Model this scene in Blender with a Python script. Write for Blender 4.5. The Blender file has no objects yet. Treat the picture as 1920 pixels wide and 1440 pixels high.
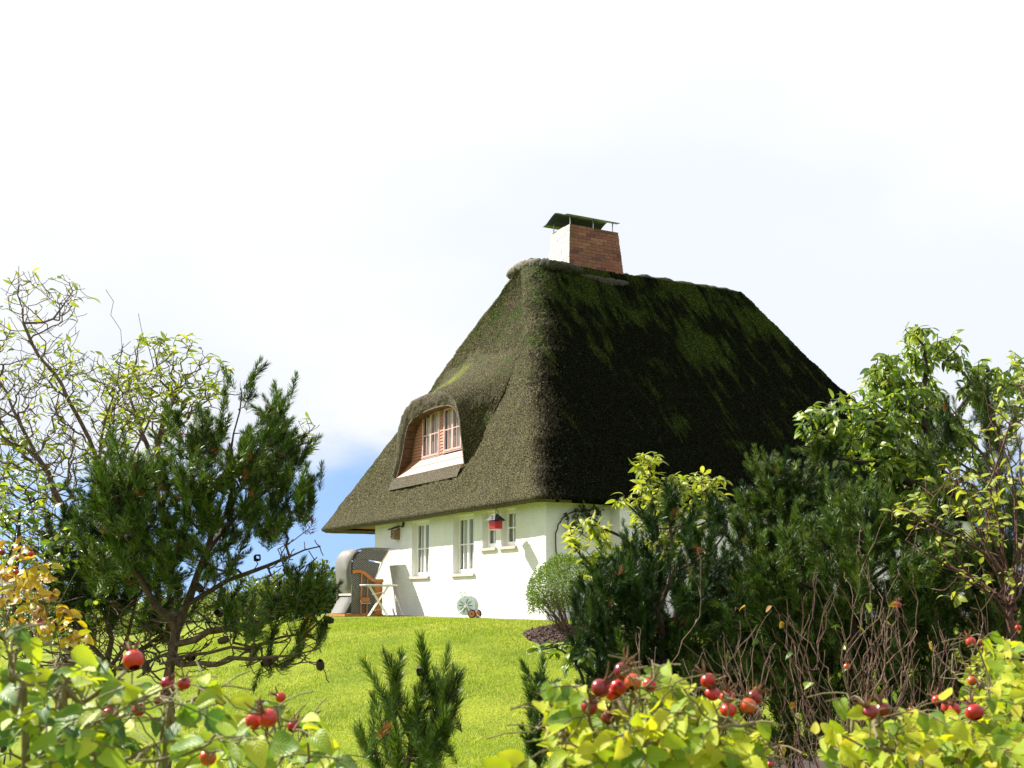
import bpy, bmesh, math, random
import numpy as np
from math import sin, cos, tan, pi, radians, sqrt, atan2
from mathutils import Vector, Matrix, Euler

RNG = np.random.default_rng(11)
random.seed(5)
SC = bpy.context.scene
COL = SC.collection

# ------------------------------------------------------------------ camera
FPX, CX, CY, PITCH, EYE = 2181.0, 960.0, 720.0, radians(10.5), 0.4
cam_d = bpy.data.cameras.new("camera")
cam = bpy.data.objects.new("camera", cam_d)
COL.objects.link(cam)
cam.location = (0, 0, EYE)
cam.rotation_euler = (radians(90) + PITCH, 0, 0)
cam_d.sensor_width = 36.0
cam_d.lens = 36.0 * FPX / 1920.0
cam_d.clip_start, cam_d.clip_end = 0.05, 3000.0
cam_d.dof.use_dof = True
cam_d.dof.focus_distance = 14.0
cam_d.dof.aperture_fstop = 13.0
SC.camera = cam

# ------------------------------------------------------------------ sky, sun, exposure
SUN_EL, SUN_AZ = radians(41), atan2(-0.881, 0.472)          # azimuth clockwise from +Y
SUN_DIR = Vector((sin(SUN_AZ) * cos(SUN_EL), cos(SUN_AZ) * cos(SUN_EL), sin(SUN_EL)))
world = bpy.data.worlds.new("World")
SC.world = world
world.use_nodes = True
nt = world.node_tree
for n in list(nt.nodes):
    nt.nodes.remove(n)
def wn(t, **kw):
    n = nt.nodes.new(t)
    for k, v in kw.items():
        setattr(n, k, v)
    return n
w_out = wn('ShaderNodeOutputWorld')
sky = wn('ShaderNodeTexSky', sky_type='NISHITA', sun_disc=False, sun_elevation=SUN_EL, sun_rotation=SUN_AZ)
sky.air_density, sky.dust_density, sky.ozone_density = 1.0, 0.3, 2.0
hs = wn('ShaderNodeHueSaturation'); hs.inputs['Saturation'].default_value = 1.0
bg_sky = wn('ShaderNodeBackground'); bg_sky.inputs['Strength'].default_value = 0.088
bg_cld = wn('ShaderNodeBackground'); bg_cld.inputs['Strength'].default_value = 0.475
tc = wn('ShaderNodeTexCoord')
mp = wn('ShaderNodeMapping'); mp.inputs['Scale'].default_value = (1.0, 1.0, 2.6)
nz = wn('ShaderNodeTexNoise'); nz.inputs['Scale'].default_value = 2.3; nz.inputs['Detail'].default_value = 7.0
nz.inputs['Roughness'].default_value = 0.55
sep = wn('ShaderNodeSeparateXYZ')
el = wn('ShaderNodeMapRange'); el.inputs['From Min'].default_value = 0.02; el.inputs['From Max'].default_value = 0.21
el.inputs['To Min'].default_value = -0.34; el.inputs['To Max'].default_value = 0.36
add = wn('ShaderNodeMath', operation='ADD')
cov = wn('ShaderNodeMapRange'); cov.interpolation_type = 'SMOOTHSTEP'
cov.inputs['From Min'].default_value = 0.42; cov.inputs['From Max'].default_value = 0.66
nz2 = wn('ShaderNodeTexNoise'); nz2.inputs['Scale'].default_value = 1.7; nz2.inputs['Detail'].default_value = 4.0
cr = wn('ShaderNodeValToRGB')
cr.color_ramp.elements[0].position = 0.42; cr.color_ramp.elements[0].color = (0.86, 0.905, 0.97, 1)
cr.color_ramp.elements[1].position = 0.58; cr.color_ramp.elements[1].color = (1, 1, 1, 1)
mx = wn('ShaderNodeMixShader')
L = nt.links.new
L(tc.outputs['Generated'], mp.inputs['Vector']); L(mp.outputs['Vector'], nz.inputs['Vector'])
mp2 = wn('ShaderNodeMapping'); mp2.inputs['Scale'].default_value = (1.0, 1.0, 1.6); mp2.inputs['Location'].default_value = (9.163, 0.56, 4.592)
L(tc.outputs['Generated'], mp2.inputs['Vector']); L(mp2.outputs['Vector'], nz2.inputs['Vector'])
L(tc.outputs['Generated'], sep.inputs['Vector']); L(sep.outputs['Z'], el.inputs['Value'])
L(nz.outputs['Fac'], add.inputs[0]); L(el.outputs['Result'], add.inputs[1])
L(add.outputs['Value'], cov.inputs['Value'])
L(nz2.outputs['Fac'], cr.inputs['Fac']); L(cr.outputs['Color'], bg_cld.inputs['Color'])
mp3 = wn('ShaderNodeMapping'); mp3.inputs['Scale'].default_value = (1, 1, 0.7); mp3.inputs['Location'].default_value = (0, 0, 0.30)
L(tc.outputs['Generated'], mp3.inputs['Vector']); L(mp3.outputs['Vector'], sky.inputs['Vector'])
L(sky.outputs['Color'], hs.inputs['Color']); L(hs.outputs['Color'], bg_sky.inputs['Color'])
L(cov.outputs['Result'], mx.inputs['Fac']); L(bg_sky.outputs['Background'], mx.inputs[1]); L(bg_cld.outputs['Background'], mx.inputs[2])
L(mx.outputs['Shader'], w_out.inputs['Surface'])

sun_d = bpy.data.lights.new("sun", 'SUN')
sun_d.energy, sun_d.angle, sun_d.color = 5.0, radians(0.5), (1.0, 0.95, 0.86)
sun = bpy.data.objects.new("sun", sun_d)
COL.objects.link(sun)
sun.rotation_euler = SUN_DIR.to_track_quat('Z', 'Y').to_euler()
sun.location = (-20, 5, 20)

SC.view_settings.view_transform = 'Standard'
SC.view_settings.look = 'None'
SC.view_settings.gamma = 1.0
SC.view_settings.use_curve_mapping = False
SC.view_settings.exposure = 1.15
SC.cycles.max_bounces = 8
SC.cycles.transparent_max_bounces = 8

# ------------------------------------------------------------------ pixel <-> place helpers
def ray(px, py):
    u, v = (px - CX) / FPX, (CY - py) / FPX
    return np.array([u, cos(PITCH) - v * sin(PITCH), sin(PITCH) + v * cos(PITCH)])
def at(px, py, d):
    r = ray(px, py); r = r / r[1] * d
    return np.array([r[0], r[1], r[2] + EYE])
TH = radians(28.8)
AX = np.array([-sin(TH), cos(TH)]); BX = np.array([cos(TH), sin(TH)])
C0 = np.array([0.67, 23.0])                                  # the near corner of the house walls
def hw(a, b, z=0.0):
    q = C0 + a * AX + b * BX
    return np.array([q[0], q[1], z])
def wallb(px, py, b):
    r = ray(px, py); k = (C0 @ BX + b) / (r[:2] @ BX); P = r * k
    return (P[:2] - C0) @ AX, P[2] + EYE
def walla(px, py, a):
    r = ray(px, py); k = (C0 @ AX + a) / (r[:2] @ AX); P = r * k
    return (P[:2] - C0) @ BX, P[2] + EYE
def ground_z(x, y):
    x = np.asarray(x, float); y = np.asarray(y, float)
    q = (x - C0[0]) * BX[0] + (y - C0[1]) * BX[1]
    w = (x - C0[0]) * AX[0] + (y - C0[1]) * AX[1]
    dq = np.maximum(np.maximum(-q, q - 12.0), 0); dw = np.maximum(np.maximum(-w, w - 11.5), 0)
    d = np.sqrt(dq ** 2 + dw ** 2)
    t = np.clip((d - 0.9) / 10.0, 0, 1); s = t * t * (3 - 2 * t)
    und = 0.018 * np.sin(x * 1.1 + 0.7) * np.cos(y * 0.9) * np.clip((d - 1.0) / 2.0, 0, 1)
    return -1.2 * s + und

# ------------------------------------------------------------------ materials
MATS = {}
def newmat(name):
    m = bpy.data.materials.new(name); m.use_nodes = True
    t = m.node_tree
    b = t.nodes['Principled BSDF']
    MATS[name] = m
    return m, t, b
def nd(t, typ, **kw):
    n = t.nodes.new(typ)
    for k, v in kw.items():
        if k.startswith('i_'):
            n.inputs[k[2:].replace('_', ' ')].default_value = v
        else:
            setattr(n, k, v)
    return n
def ramp(t, stops):
    r = t.nodes.new('ShaderNodeValToRGB'); e = r.color_ramp.elements
    while len(e) < len(stops):
        e.new(0.5)
    for k, (p, c) in enumerate(stops):
        e[k].position = p; e[k].color = (c[0], c[1], c[2], 1)
    return r
def simple(name, col, rough=0.6, var=0.15, scale=8.0, bump=0.0, bscale=60.0, metal=0.0, spec=0.5):
    m, t, b = newmat(name)
    c = nd(t, 'ShaderNodeTexCoord'); n = nd(t, 'ShaderNodeTexNoise', i_Scale=scale, i_Detail=6.0)
    t.links.new(c.outputs['Object'], n.inputs['Vector'])
    lo = tuple(x * (1 - var) for x in col); hi = tuple(min(1, x * (1 + var)) for x in col)
    r = ramp(t, [(0.3, lo), (0.7, hi)])
    t.links.new(n.outputs['Fac'], r.inputs['Fac']); t.links.new(r.outputs['Color'], b.inputs['Base Color'])
    b.inputs['Roughness'].default_value = rough; b.inputs['Metallic'].default_value = metal
    b.inputs['Specular IOR Level'].default_value = spec
    if bump:
        n2 = nd(t, 'ShaderNodeTexNoise', i_Scale=bscale, i_Detail=5.0)
        bp = nd(t, 'ShaderNodeBump', i_Strength=bump, i_Distance=0.01)
        t.links.new(c.outputs['Object'], n2.inputs['Vector']); t.links.new(n2.outputs['Fac'], bp.inputs['Height'])
        t.links.new(bp.outputs['Normal'], b.inputs['Normal'])
    return m
def leafmat(name, stops, trans=0.45, tcol=(1.3, 1.25, 0.5), rough=0.4, veins=True, spec=0.4, patch=0.0, pcol=(0.3, 0.2, 0.02)):
    """colour by a per-leaf random value; light shines through"""
    m, t, b = newmat(name)
    oi = nd(t, 'ShaderNodeObjectInfo'); at_ = nd(t, 'ShaderNodeAttribute', attribute_name='rnd')
    ad = nd(t, 'ShaderNodeMath', operation='ADD'); fr = nd(t, 'ShaderNodeMath', operation='FRACT')
    t.links.new(oi.outputs['Random'], ad.inputs[0]); t.links.new(at_.outputs['Fac'], ad.inputs[1])
    t.links.new(ad.outputs[0], fr.inputs[0])
    r = ramp(t, stops); t.links.new(fr.outputs[0], r.inputs['Fac'])
    colr = r.outputs['Color']
    geo = nd(t, 'ShaderNodeNewGeometry')
    if patch > 0:
        pn = nd(t, 'ShaderNodeTexNoise', i_Scale=38.0, i_Detail=4.0)
        t.links.new(geo.outputs['Position'], pn.inputs['Vector'])
        pr = ramp(t, [(0.5, (0, 0, 0)), (0.72, (patch, patch, patch))])
        t.links.new(pn.outputs['Fac'], pr.inputs['Fac'])
        mxp = nd(t, 'ShaderNodeMix', data_type='RGBA')
        t.links.new(pr.outputs['Color'], mxp.inputs['Factor']); t.links.new(colr, mxp.inputs['A'])
        mxp.inputs['B'].default_value = (*pcol, 1)
        colr = mxp.outputs['Result']
    if veins:
        uv = nd(t, 'ShaderNodeUVMap'); sp = nd(t, 'ShaderNodeSeparateXYZ'); t.links.new(uv.outputs['UV'], sp.inputs[0])
        ab = nd(t, 'ShaderNodeMath', operation='ABSOLUTE'); t.links.new(sp.outputs['X'], ab.inputs[0])
        m1 = nd(t, 'ShaderNodeMath', operation='MULTIPLY'); m1.inputs[1].default_value = 0.45; t.links.new(ab.outputs[0], m1.inputs[0])
        s1 = nd(t, 'ShaderNodeMath', operation='SUBTRACT'); t.links.new(sp.outputs['Y'], s1.inputs[0]); t.links.new(m1.outputs[0], s1.inputs[1])
        m2 = nd(t, 'ShaderNodeMath', operation='MULTIPLY'); m2.inputs[1].default_value = 48.0; t.links.new(s1.outputs[0], m2.inputs[0])
        sn = nd(t, 'ShaderNodeMath', operation='SINE'); t.links.new(m2.outputs[0], sn.inputs[0])
        lt = nd(t, 'ShaderNodeMath', operation='LESS_THAN'); lt.inputs[1].default_value = 0.07; t.links.new(ab.outputs[0], lt.inputs[0])
        sb = nd(t, 'ShaderNodeMath', operation='MULTIPLY_ADD'); sb.inputs[1].default_value = -1.6
        t.links.new(lt.outputs[0], sb.inputs[0]); t.links.new(sn.outputs[0], sb.inputs[2])
        bp = nd(t, 'ShaderNodeBump', i_Strength=0.28, i_Distance=0.0012); t.links.new(sb.outputs[0], bp.inputs['Height'])
        t.links.new(bp.outputs['Normal'], b.inputs['Normal'])
        mxv = nd(t, 'ShaderNodeMix', data_type='RGBA'); vf = nd(t, 'ShaderNodeMath', operation='MULTIPLY'); vf.inputs[1].default_value = 0.35
        t.links.new(lt.outputs[0], vf.inputs[0]); t.links.new(vf.outputs[0], mxv.inputs['Factor']); t.links.new(colr, mxv.inputs['A'])
        mxv.inputs['B'].default_value = (0.42, 0.45, 0.15, 1)
        colr = mxv.outputs['Result']
    t.links.new(colr, b.inputs['Base Color'])
    b.inputs['Roughness'].default_value = rough; b.inputs['Specular IOR Level'].default_value = spec
    tr = nd(t, 'ShaderNodeBsdfTranslucent')
    mul = nd(t, 'ShaderNodeMix', data_type='RGBA', blend_type='MULTIPLY'); mul.inputs['Factor'].default_value = 1.0
    t.links.new(colr, mul.inputs['A']); mul.inputs['B'].default_value = (*tcol, 1)
    t.links.new(mul.outputs['Result'], tr.inputs['Color'])
    ms = nd(t, 'ShaderNodeMixShader'); ms.inputs['Fac'].default_value = trans
    out = t.nodes['Material Output']
    t.links.new(b.outputs[0], ms.inputs[1]); t.links.new(tr.outputs[0], ms.inputs[2]); t.links.new(ms.outputs[0], out.inputs['Surface'])
    return m

def thatch_mat(name, dry, moss_amt=1.0, glow=False, spec=0.12):
    m, t, b = newmat(name)
    c = nd(t, 'ShaderNodeTexCoord')
    def noise(scale, detail=5.0, rough=0.6, vec=None):
        n = nd(t, 'ShaderNodeTexNoise', i_Scale=scale, i_Detail=detail, i_Roughness=rough)
        t.links.new(vec if vec else c.outputs['Object'], n.inputs['Vector'])
        return n
    fine = noise(46.0, 3.0, 0.75)
    d0, d1, d2 = dry
    r1 = ramp(t, [(0.36, d0), (0.52, d1), (0.66, d2)])
    t.links.new(fine.outputs['Fac'], r1.inputs['Fac'])
    # streaks of moss running down the slope: stretched along local z
    mpg = nd(t, 'ShaderNodeMapping'); mpg.inputs['Scale'].default_value = (1.9, 0.5, 0.22)
    t.links.new(c.outputs['Object'], mpg.inputs['Vector'])
    streak = noise(1.8, 9.0, 0.66, mpg.outputs['Vector'])
    patch = noise(0.55, 4.0, 0.6)
    sepz = nd(t, 'ShaderNodeSeparateXYZ'); t.links.new(c.outputs['Object'], sepz.inputs[0])
    hz = nd(t, 'ShaderNodeMapRange'); hz.inputs['From Min'].default_value = 2.0; hz.inputs['From Max'].default_value = 9.2
    hz.inputs['To Min'].default_value = -0.16; hz.inputs['To Max'].default_value = 0.10
    t.links.new(sepz.outputs['Z'], hz.inputs['Value'])
    # streaks, height and broad patches set where moss grows, on every slope
    geo = nd(t, 'ShaderNodeNewGeometry')
    a1 = nd(t, 'ShaderNodeMath', operation='ADD'); a2 = nd(t, 'ShaderNodeMath', operation='ADD')
    t.links.new(streak.outputs['Fac'], a1.inputs[0]); t.links.new(hz.outputs['Result'], a1.inputs[1])
    pm = nd(t, 'ShaderNodeMath', operation='MULTIPLY_ADD'); pm.inputs[1].default_value = 0.55; pm.inputs[2].default_value = -0.27
    t.links.new(patch.outputs['Fac'], pm.inputs[0]); t.links.new(a1.outputs[0], a2.inputs[0]); t.links.new(pm.outputs[0], a2.inputs[1])
    mk = ramp(t, [(0.50, (0, 0, 0)), (0.64, (moss_amt, moss_amt, moss_amt))])
    t.links.new(a2.outputs[0], mk.inputs['Fac'])
    fr = ramp(t, [(0.38, (0.006, 0.010, 0.002)), (0.55, (0.045, 0.070, 0.012)), (0.72, (0.17, 0.20, 0.03))])
    fine2 = noise(26.0, 3.0, 0.7); t.links.new(fine2.outputs['Fac'], fr.inputs['Fac'])
    mixm = nd(t, 'ShaderNodeMix', data_type='RGBA')
    t.links.new(mk.outputs['Color'], mixm.inputs['Factor']); t.links.new(r1.outputs['Color'], mixm.inputs['A']); t.links.new(fr.outputs['Color'], mixm.inputs['B'])
    if glow:                                                   # a patch of pale yellow moss on the back of the dormer hood
        vs = nd(t, 'ShaderNodeMapping'); vs.inputs['Location'].default_value = (-0.95 / .8, -6.35 / .75, -5.85 / 1.1); vs.inputs['Scale'].default_value = (1 / .8, 1 / .75, 1 / 1.1)
        t.links.new(c.outputs['Object'], vs.inputs['Vector'])
        vl = nd(t, 'ShaderNodeVectorMath', operation='LENGTH'); t.links.new(vs.outputs['Vector'], vl.inputs[0])
        mn = noise(5.0, 6.0, .7); sm = nd(t, 'ShaderNodeMath', operation='MULTIPLY_ADD'); sm.inputs[1].default_value = 1.6; t.links.new(mn.outputs['Fac'], sm.inputs[0]); t.links.new(vl.outputs['Value'], sm.inputs[2])
        pr = ramp(t, [(.35, (1, 1, 1)), (.95, (0, 0, 0))]); dv_ = nd(t, 'ShaderNodeMath', operation='MULTIPLY'); dv_.inputs[1].default_value = .55
        t.links.new(sm.outputs[0], dv_.inputs[0]); t.links.new(dv_.outputs[0], pr.inputs['Fac'])
        cm = ramp(t, [(.35, (.02, .03, .004)), (.5, (.14, .17, .02)), (.65, (.34, .38, .07))]); t.links.new(fine2.outputs['Fac'], cm.inputs['Fac'])
        m3 = nd(t, 'ShaderNodeMix', data_type='RGBA'); t.links.new(pr.outputs['Color'], m3.inputs['Factor']); t.links.new(mixm.outputs['Result'], m3.inputs['A']); t.links.new(cm.outputs['Color'], m3.inputs['B'])
        mixm = m3
    t.links.new(mixm.outputs['Result'], b.inputs['Base Color'])
    b.inputs['Roughness'].default_value = 0.9; b.inputs['Specular IOR Level'].default_value = spec
    bn = noise(42.0, 4.0, 0.8)
    bp = nd(t, 'ShaderNodeBump', i_Strength=0.9, i_Distance=0.035)
    t.links.new(bn.outputs['Fac'], bp.inputs['Height']); t.links.new(bp.outputs['Normal'], b.inputs['Normal'])
    return m

thatch_mat('thatch', [(0.004, 0.0035, 0.0018), (0.036, 0.032, 0.013), (0.30, 0.265, 0.125)], glow=True)
thatch_mat('thatch_cut', [(0.03, 0.026, 0.018), (0.12, 0.10, 0.07), (0.30, 0.26, 0.19)], 0.1)
thatch_mat('thatch_shaded', [(0.0009, 0.0010, 0.0007), (0.0034, 0.0040, 0.0023), (0.038, 0.044, 0.022)], 0.68, spec=0.0)  # straw darkened to paint in this slope's shade; moss streaks lie on top
thatch_mat('thatch_half_shaded', [(0.0035, 0.003, 0.0018), (0.021, 0.017, 0.009), (0.11, 0.092, 0.05)], 0.6, spec=0.05)  # half-dark copy that blends the painted shade across the hip
simple('white_paint', (0.76, 0.75, 0.715), 0.7, 0.04, 3.0, 0.25, 90.0)
simple('window_paint', (0.82, 0.81, 0.76), 0.35, 0.03)
simple('pink_paint', (0.40, 0.175, 0.115), 0.5, 0.08, 5.0)
simple('pink_frame', (0.62, 0.39, 0.35), 0.4, 0.08, 5.0)
simple('soffit_wood', (0.20, 0.075, 0.04), 0.6, 0.3, 6.0, 0.2, 40.0)
simple('reveal_wood', (0.10, 0.055, 0.03), 0.65, 0.35, 8.0, 0.3, 50.0)
simple('brick_pale', (0.66, 0.60, 0.55), 0.8, 0.15, 6.0, 0.3, 60.0)
simple('mortar', (0.22, 0.19, 0.17), 0.9, 0.2, 20.0)
simple('copper', (0.06, 0.09, 0.095), 0.3, 0.25, 5.0, 0.05, 20.0, 0.5)
simple('steel', (0.55, 0.55, 0.55), 0.3, 0.1, 5.0, metal=1.0)
simple('curtain', (0.80, 0.80, 0.78), 0.8, 0.05, 4.0)
simple('sill_tile', (0.60, 0.50, 0.44), 0.6, 0.2, 8.0)
simple('sod', (0.032, 0.031, 0.016), 0.95, 0.7, 14.0, 1.0, 45.0)
simple('sod_pale', (0.13, 0.115, 0.08), 0.95, 0.75, 16.0, 1.0, 45.0)
simple('lead_flashing', (0.10, 0.10, 0.11), 0.5, 0.3, 6.0, 0.3, 12.0)
simple('orange_wood', (0.50, 0.17, 0.025), 0.4, 0.2, 4.0, 0.1, 30.0)
simple('white_metal', (0.80, 0.80, 0.78), 0.35, 0.05)
simple('rope', (0.68, 0.60, 0.35), 0.8, 0.2)
simple('pale_plastic', (0.74, 0.84, 0.86), 0.4, 0.06)
simple('grey_plastic', (0.45, 0.45, 0.44), 0.4, 0.06)
simple('hose', (0.03, 0.05, 0.045), 0.45, 0.2)
simple('rubber', (0.05, 0.028, 0.02), 0.7, 0.2)
simple('rim_orange', (0.55, 0.20, 0.07), 0.4, 0.2, 20.0)
simple('red_paint', (0.50, 0.02, 0.025), 0.35, 0.15, 10.0)
simple('dark_roofing', (0.03, 0.03, 0.032), 0.7, 0.4, 30.0, 0.8, 60.0)
simple('box_wood', (0.22, 0.14, 0.07), 0.7, 0.3, 10.0, 0.2, 50.0)
simple('box_roof', (0.10, 0.04, 0.025), 0.7, 0.3, 10.0)
simple('black_metal', (0.02, 0.02, 0.02), 0.4, 0.2)
simple('dark_room', (0.015, 0.015, 0.016), 0.9, 0.1)
simple('bark_grey', (0.13, 0.085, 0.07), 0.9, 0.45, 30.0, 0.8, 70.0)
simple('bark_pine', (0.085, 0.055, 0.038), 0.9, 0.5, 30.0, 1.0, 60.0)
simple('bark_dark', (0.045, 0.034, 0.027), 0.9, 0.5, 30.0, 0.8, 60.0)
simple('bark_red', (0.085, 0.036, 0.022), 0.8, 0.4, 25.0, 0.6, 60.0)
simple('bark_pale', (0.14, 0.085, 0.055), 0.85, 0.4, 25.0, 0.6, 60.0)
simple('cane_green', (0.16, 0.13, 0.05), 0.7, 0.35, 30.0, 0.5, 90.0)
simple('cone', (0.05, 0.03, 0.02), 0.8, 0.4, 40.0, 0.8, 60.0)
simple('mulch_soil', (0.035, 0.02, 0.014), 0.95, 0.6, 25.0, 1.0, 40.0)
simple('mulch_chip', (0.075, 0.038, 0.026), 0.9, 0.6, 12.0)
simple('sepal', (0.14, 0.06, 0.02), 0.8, 0.3, 60.0)

def glass_mat():
    m, t, b = newmat('glass')
    b.inputs['Base Color'].default_value = (0.02, 0.024, 0.028, 1)
    b.inputs['Roughness'].default_value = 0.06; b.inputs['Specular IOR Level'].default_value = 0.8
    tr = nd(t, 'ShaderNodeBsdfTransparent'); ms = nd(t, 'ShaderNodeMixShader'); ms.inputs['Fac'].default_value = 0.84
    t.links.new(b.outputs[0], ms.inputs[1]); t.links.new(tr.outputs[0], ms.inputs[2])
    t.links.new(ms.outputs[0], t.nodes['Material Output'].inputs['Surface'])
glass_mat()

def brick_mat():
    m, t, b = newmat('brick')
    oi = nd(t, 'ShaderNodeObjectInfo'); c = nd(t, 'ShaderNodeTexCoord')
    r = ramp(t, [(0.0, (0.10, 0.045, 0.038)), (0.25, (0.20, 0.075, 0.055)), (0.5, (0.27, 0.10, 0.07)), (0.75, (0.22, 0.09, 0.065)), (1.0, (0.30, 0.14, 0.09))])
    t.links.new(oi.outputs['Random'], r.inputs['Fac'])
    geo = nd(t, 'ShaderNodeNewGeometry')
    n = nd(t, 'ShaderNodeTexNoise', i_Scale=3.0, i_Detail=6.0); t.links.new(geo.outputs['Position'], n.inputs['Vector'])
    rr = ramp(t, [(0.52, (0, 0, 0)), (0.68, (0.6, 0.6, 0.6))]); t.links.new(n.outputs['Fac'], rr.inputs['Fac'])
    mxx = nd(t, 'ShaderNodeMix', data_type='RGBA'); mxx.inputs['B'].default_value = (0.085, 0.085, 0.03, 1)
    t.links.new(rr.outputs['Color'], mxx.inputs['Factor']); t.links.new(r.outputs['Color'], mxx.inputs['A'])
    t.links.new(mxx.outputs['Result'], b.inputs['Base Color'])
    n2 = nd(t, 'ShaderNodeTexNoise', i_Scale=70.0); bp = nd(t, 'ShaderNodeBump', i_Strength=0.5, i_Distance=0.01)
    t.links.new(c.outputs['Object'], n2.inputs['Vector']); t.links.new(n2.outputs['Fac'], bp.inputs['Height']); t.links.new(bp.outputs['Normal'], b.inputs['Normal'])
    b.inputs['Roughness'].default_value = 0.85
brick_mat()

def wicker_mat(name, c0, c1, fx=70.0, fz=70.0):
    m, t, b = newmat(name)
    c = nd(t, 'ShaderNodeTexCoord'); sp = nd(t, 'ShaderNodeSeparateXYZ')
    uv = nd(t, 'ShaderNodeUVMap'); t.links.new(uv.outputs['UV'], sp.inputs[0])
    def sine(sock, f):
        mu = nd(t, 'ShaderNodeMath', operation='MULTIPLY'); mu.inputs[1].default_value = f; t.links.new(sock, mu.inputs[0])
        s = nd(t, 'ShaderNodeMath', operation='SINE'); t.links.new(mu.outputs[0], s.inputs[0]); return s
    s1, s2 = sine(sp.outputs['X'], fx), sine(sp.outputs['Y'], fz)
    mu = nd(t, 'ShaderNodeMath', operation='MULTIPLY'); t.links.new(s1.outputs[0], mu.inputs[0]); t.links.new(s2.outputs[0], mu.inputs[1])
    mr = nd(t, 'ShaderNodeMapRange'); mr.inputs['From Min'].default_value = -0.7; mr.inputs['From Max'].default_value = 0.5
    t.links.new(mu.outputs[0], mr.inputs['Value'])
    r = ramp(t, [(0.15, c0), (0.6, c1)]); t.links.new(mr.outputs['Result'], r.inputs['Fac']); t.links.new(r.outputs['Color'], b.inputs['Base Color'])
    bp = nd(t, 'ShaderNodeBump', i_Strength=0.8, i_Distance=0.012); t.links.new(mr.outputs['Result'], bp.inputs['Height']); t.links.new(bp.outputs['Normal'], b.inputs['Normal'])
    b.inputs['Roughness'].default_value = 0.5
wicker_mat('wicker', (0.02, 0.018, 0.015), (0.20, 0.19, 0.17), 90.0, 120.0)

def ground_mat():
    m, t, b = newmat('turf')
    geo = nd(t, 'ShaderNodeNewGeometry')
    n = nd(t, 'ShaderNodeTexNoise', i_Scale=0.9, i_Detail=8.0); n2 = nd(t, 'ShaderNodeTexNoise', i_Scale=30.0, i_Detail=5.0)
    t.links.new(geo.outputs['Position'], n.inputs['Vector']); t.links.new(geo.outputs['Position'], n2.inputs['Vector'])
    r = ramp(t, [(0.35, (0.14, 0.20, 0.018)), (0.65, (0.26, 0.31, 0.03))]); t.links.new(n.outputs['Fac'], r.inputs['Fac'])
    r2 = ramp(t, [(0.3, (0.5, 0.5, 0.45)), (0.7, (1.1, 1.1, 1.0))]); t.links.new(n2.outputs['Fac'], r2.inputs['Fac'])
    mu = nd(t, 'ShaderNodeMix', data_type='RGBA', blend_type='MULTIPLY'); mu.inputs['Factor'].default_value = 1.0
    t.links.new(r.outputs['Color'], mu.inputs['A']); t.links.new(r2.outputs['Color'], mu.inputs['B']); t.links.new(mu.outputs['Result'], b.inputs['Base Color'])
    b.inputs['Roughness'].default_value = 0.95; b.inputs['Specular IOR Level'].default_value = 0.1
    bp = nd(t, 'ShaderNodeBump', i_Strength=0.8, i_Distance=0.03); t.links.new(n2.outputs['Fac'], bp.inputs['Height']); t.links.new(bp.outputs['Normal'], b.inputs['Normal'])
ground_mat()

leafmat('grass_blade', [(0.0, (0.10, 0.17, 0.013)), (0.3, (0.21, 0.31, 0.025)), (0.6, (0.34, 0.43, 0.05)), (0.85, (0.46, 0.50, 0.11)), (1.0, (0.52, 0.48, 0.19))], 0.4, veins=False, rough=0.6, spec=0.2)
leafmat('leaf_rose', [(0.0, (0.10, 0.20, 0.020)), (0.2, (0.22, 0.34, 0.022)), (0.5, (0.38, 0.46, 0.025)), (0.85, (0.50, 0.53, 0.035)), (1.0, (0.56, 0.50, 0.04))], 0.45, rough=.5, spec=.28, patch=0.35, pcol=(0.42, 0.40, 0.03))
leafmat('leaf_rose_blue', [(0.0, (0.05, 0.13, 0.035)), (0.3, (0.13, 0.25, 0.035)), (0.6, (0.30, 0.42, 0.03)), (1.0, (0.48, 0.52, 0.035))], 0.42, patch=0.3, pcol=(0.46, 0.46, 0.03), rough=0.45, spec=0.35)
leafmat('leaf_lime', [(0.0, (0.20, 0.28, 0.035)), (0.5, (0.34, 0.40, 0.06)), (1.0, (0.44, 0.46, 0.09))], 0.42)
leafmat('leaf_green', [(0.0, (0.05, 0.12, 0.018)), (0.35, (0.13, 0.23, 0.025)), (0.7, (0.26, 0.36, 0.04)), (1.0, (0.40, 0.45, 0.06))], 0.42, rough=0.3, spec=0.6)
leafmat('leaf_sparse', [(0.0, (0.12, 0.19, 0.025)), (0.5, (0.26, 0.34, 0.03)), (1.0, (0.40, 0.42, 0.05))], 0.42)
leafmat('leaf_autumn', [(0.0, (0.30, 0.14, 0.012)), (0.4, (0.46, 0.28, 0.015)), (0.8, (0.50, 0.36, 0.02)), (1.0, (0.22, 0.26, 0.03))], 0.42)
leafmat('leaf_box', [(0.0, (0.05, 0.11, 0.012)), (0.6, (0.13, 0.22, 0.02)), (1.0, (0.24, 0.31, 0.03))], 0.3, veins=False, rough=.6, spec=.15)
leafmat('leaf_dark', [(0.0, (0.025, 0.05, 0.012)), (1.0, (0.06, 0.09, 0.02))], 0.25)
leafmat('needle', [(0.0, (0.006, 0.020, 0.004)), (0.5, (0.021, 0.058, 0.009)), (0.78, (0.080, 0.165, 0.021)), (0.97, (0.19, 0.28, 0.035)), (1.0, (0.24, 0.15, 0.03))], 0.15, veins=False, rough=0.42, spec=0.4)
leafmat('needle_dead', [(0.0, (0.16, 0.05, 0.015)), (1.0, (0.34, 0.13, 0.03))], 0.2, veins=False)
leafmat('hedge_leaf', [(0.0, (0.05, 0.10, 0.014)), (0.6, (0.12, 0.18, 0.022)), (1.0, (0.22, 0.26, 0.03))], 0.3, veins=False)

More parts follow.
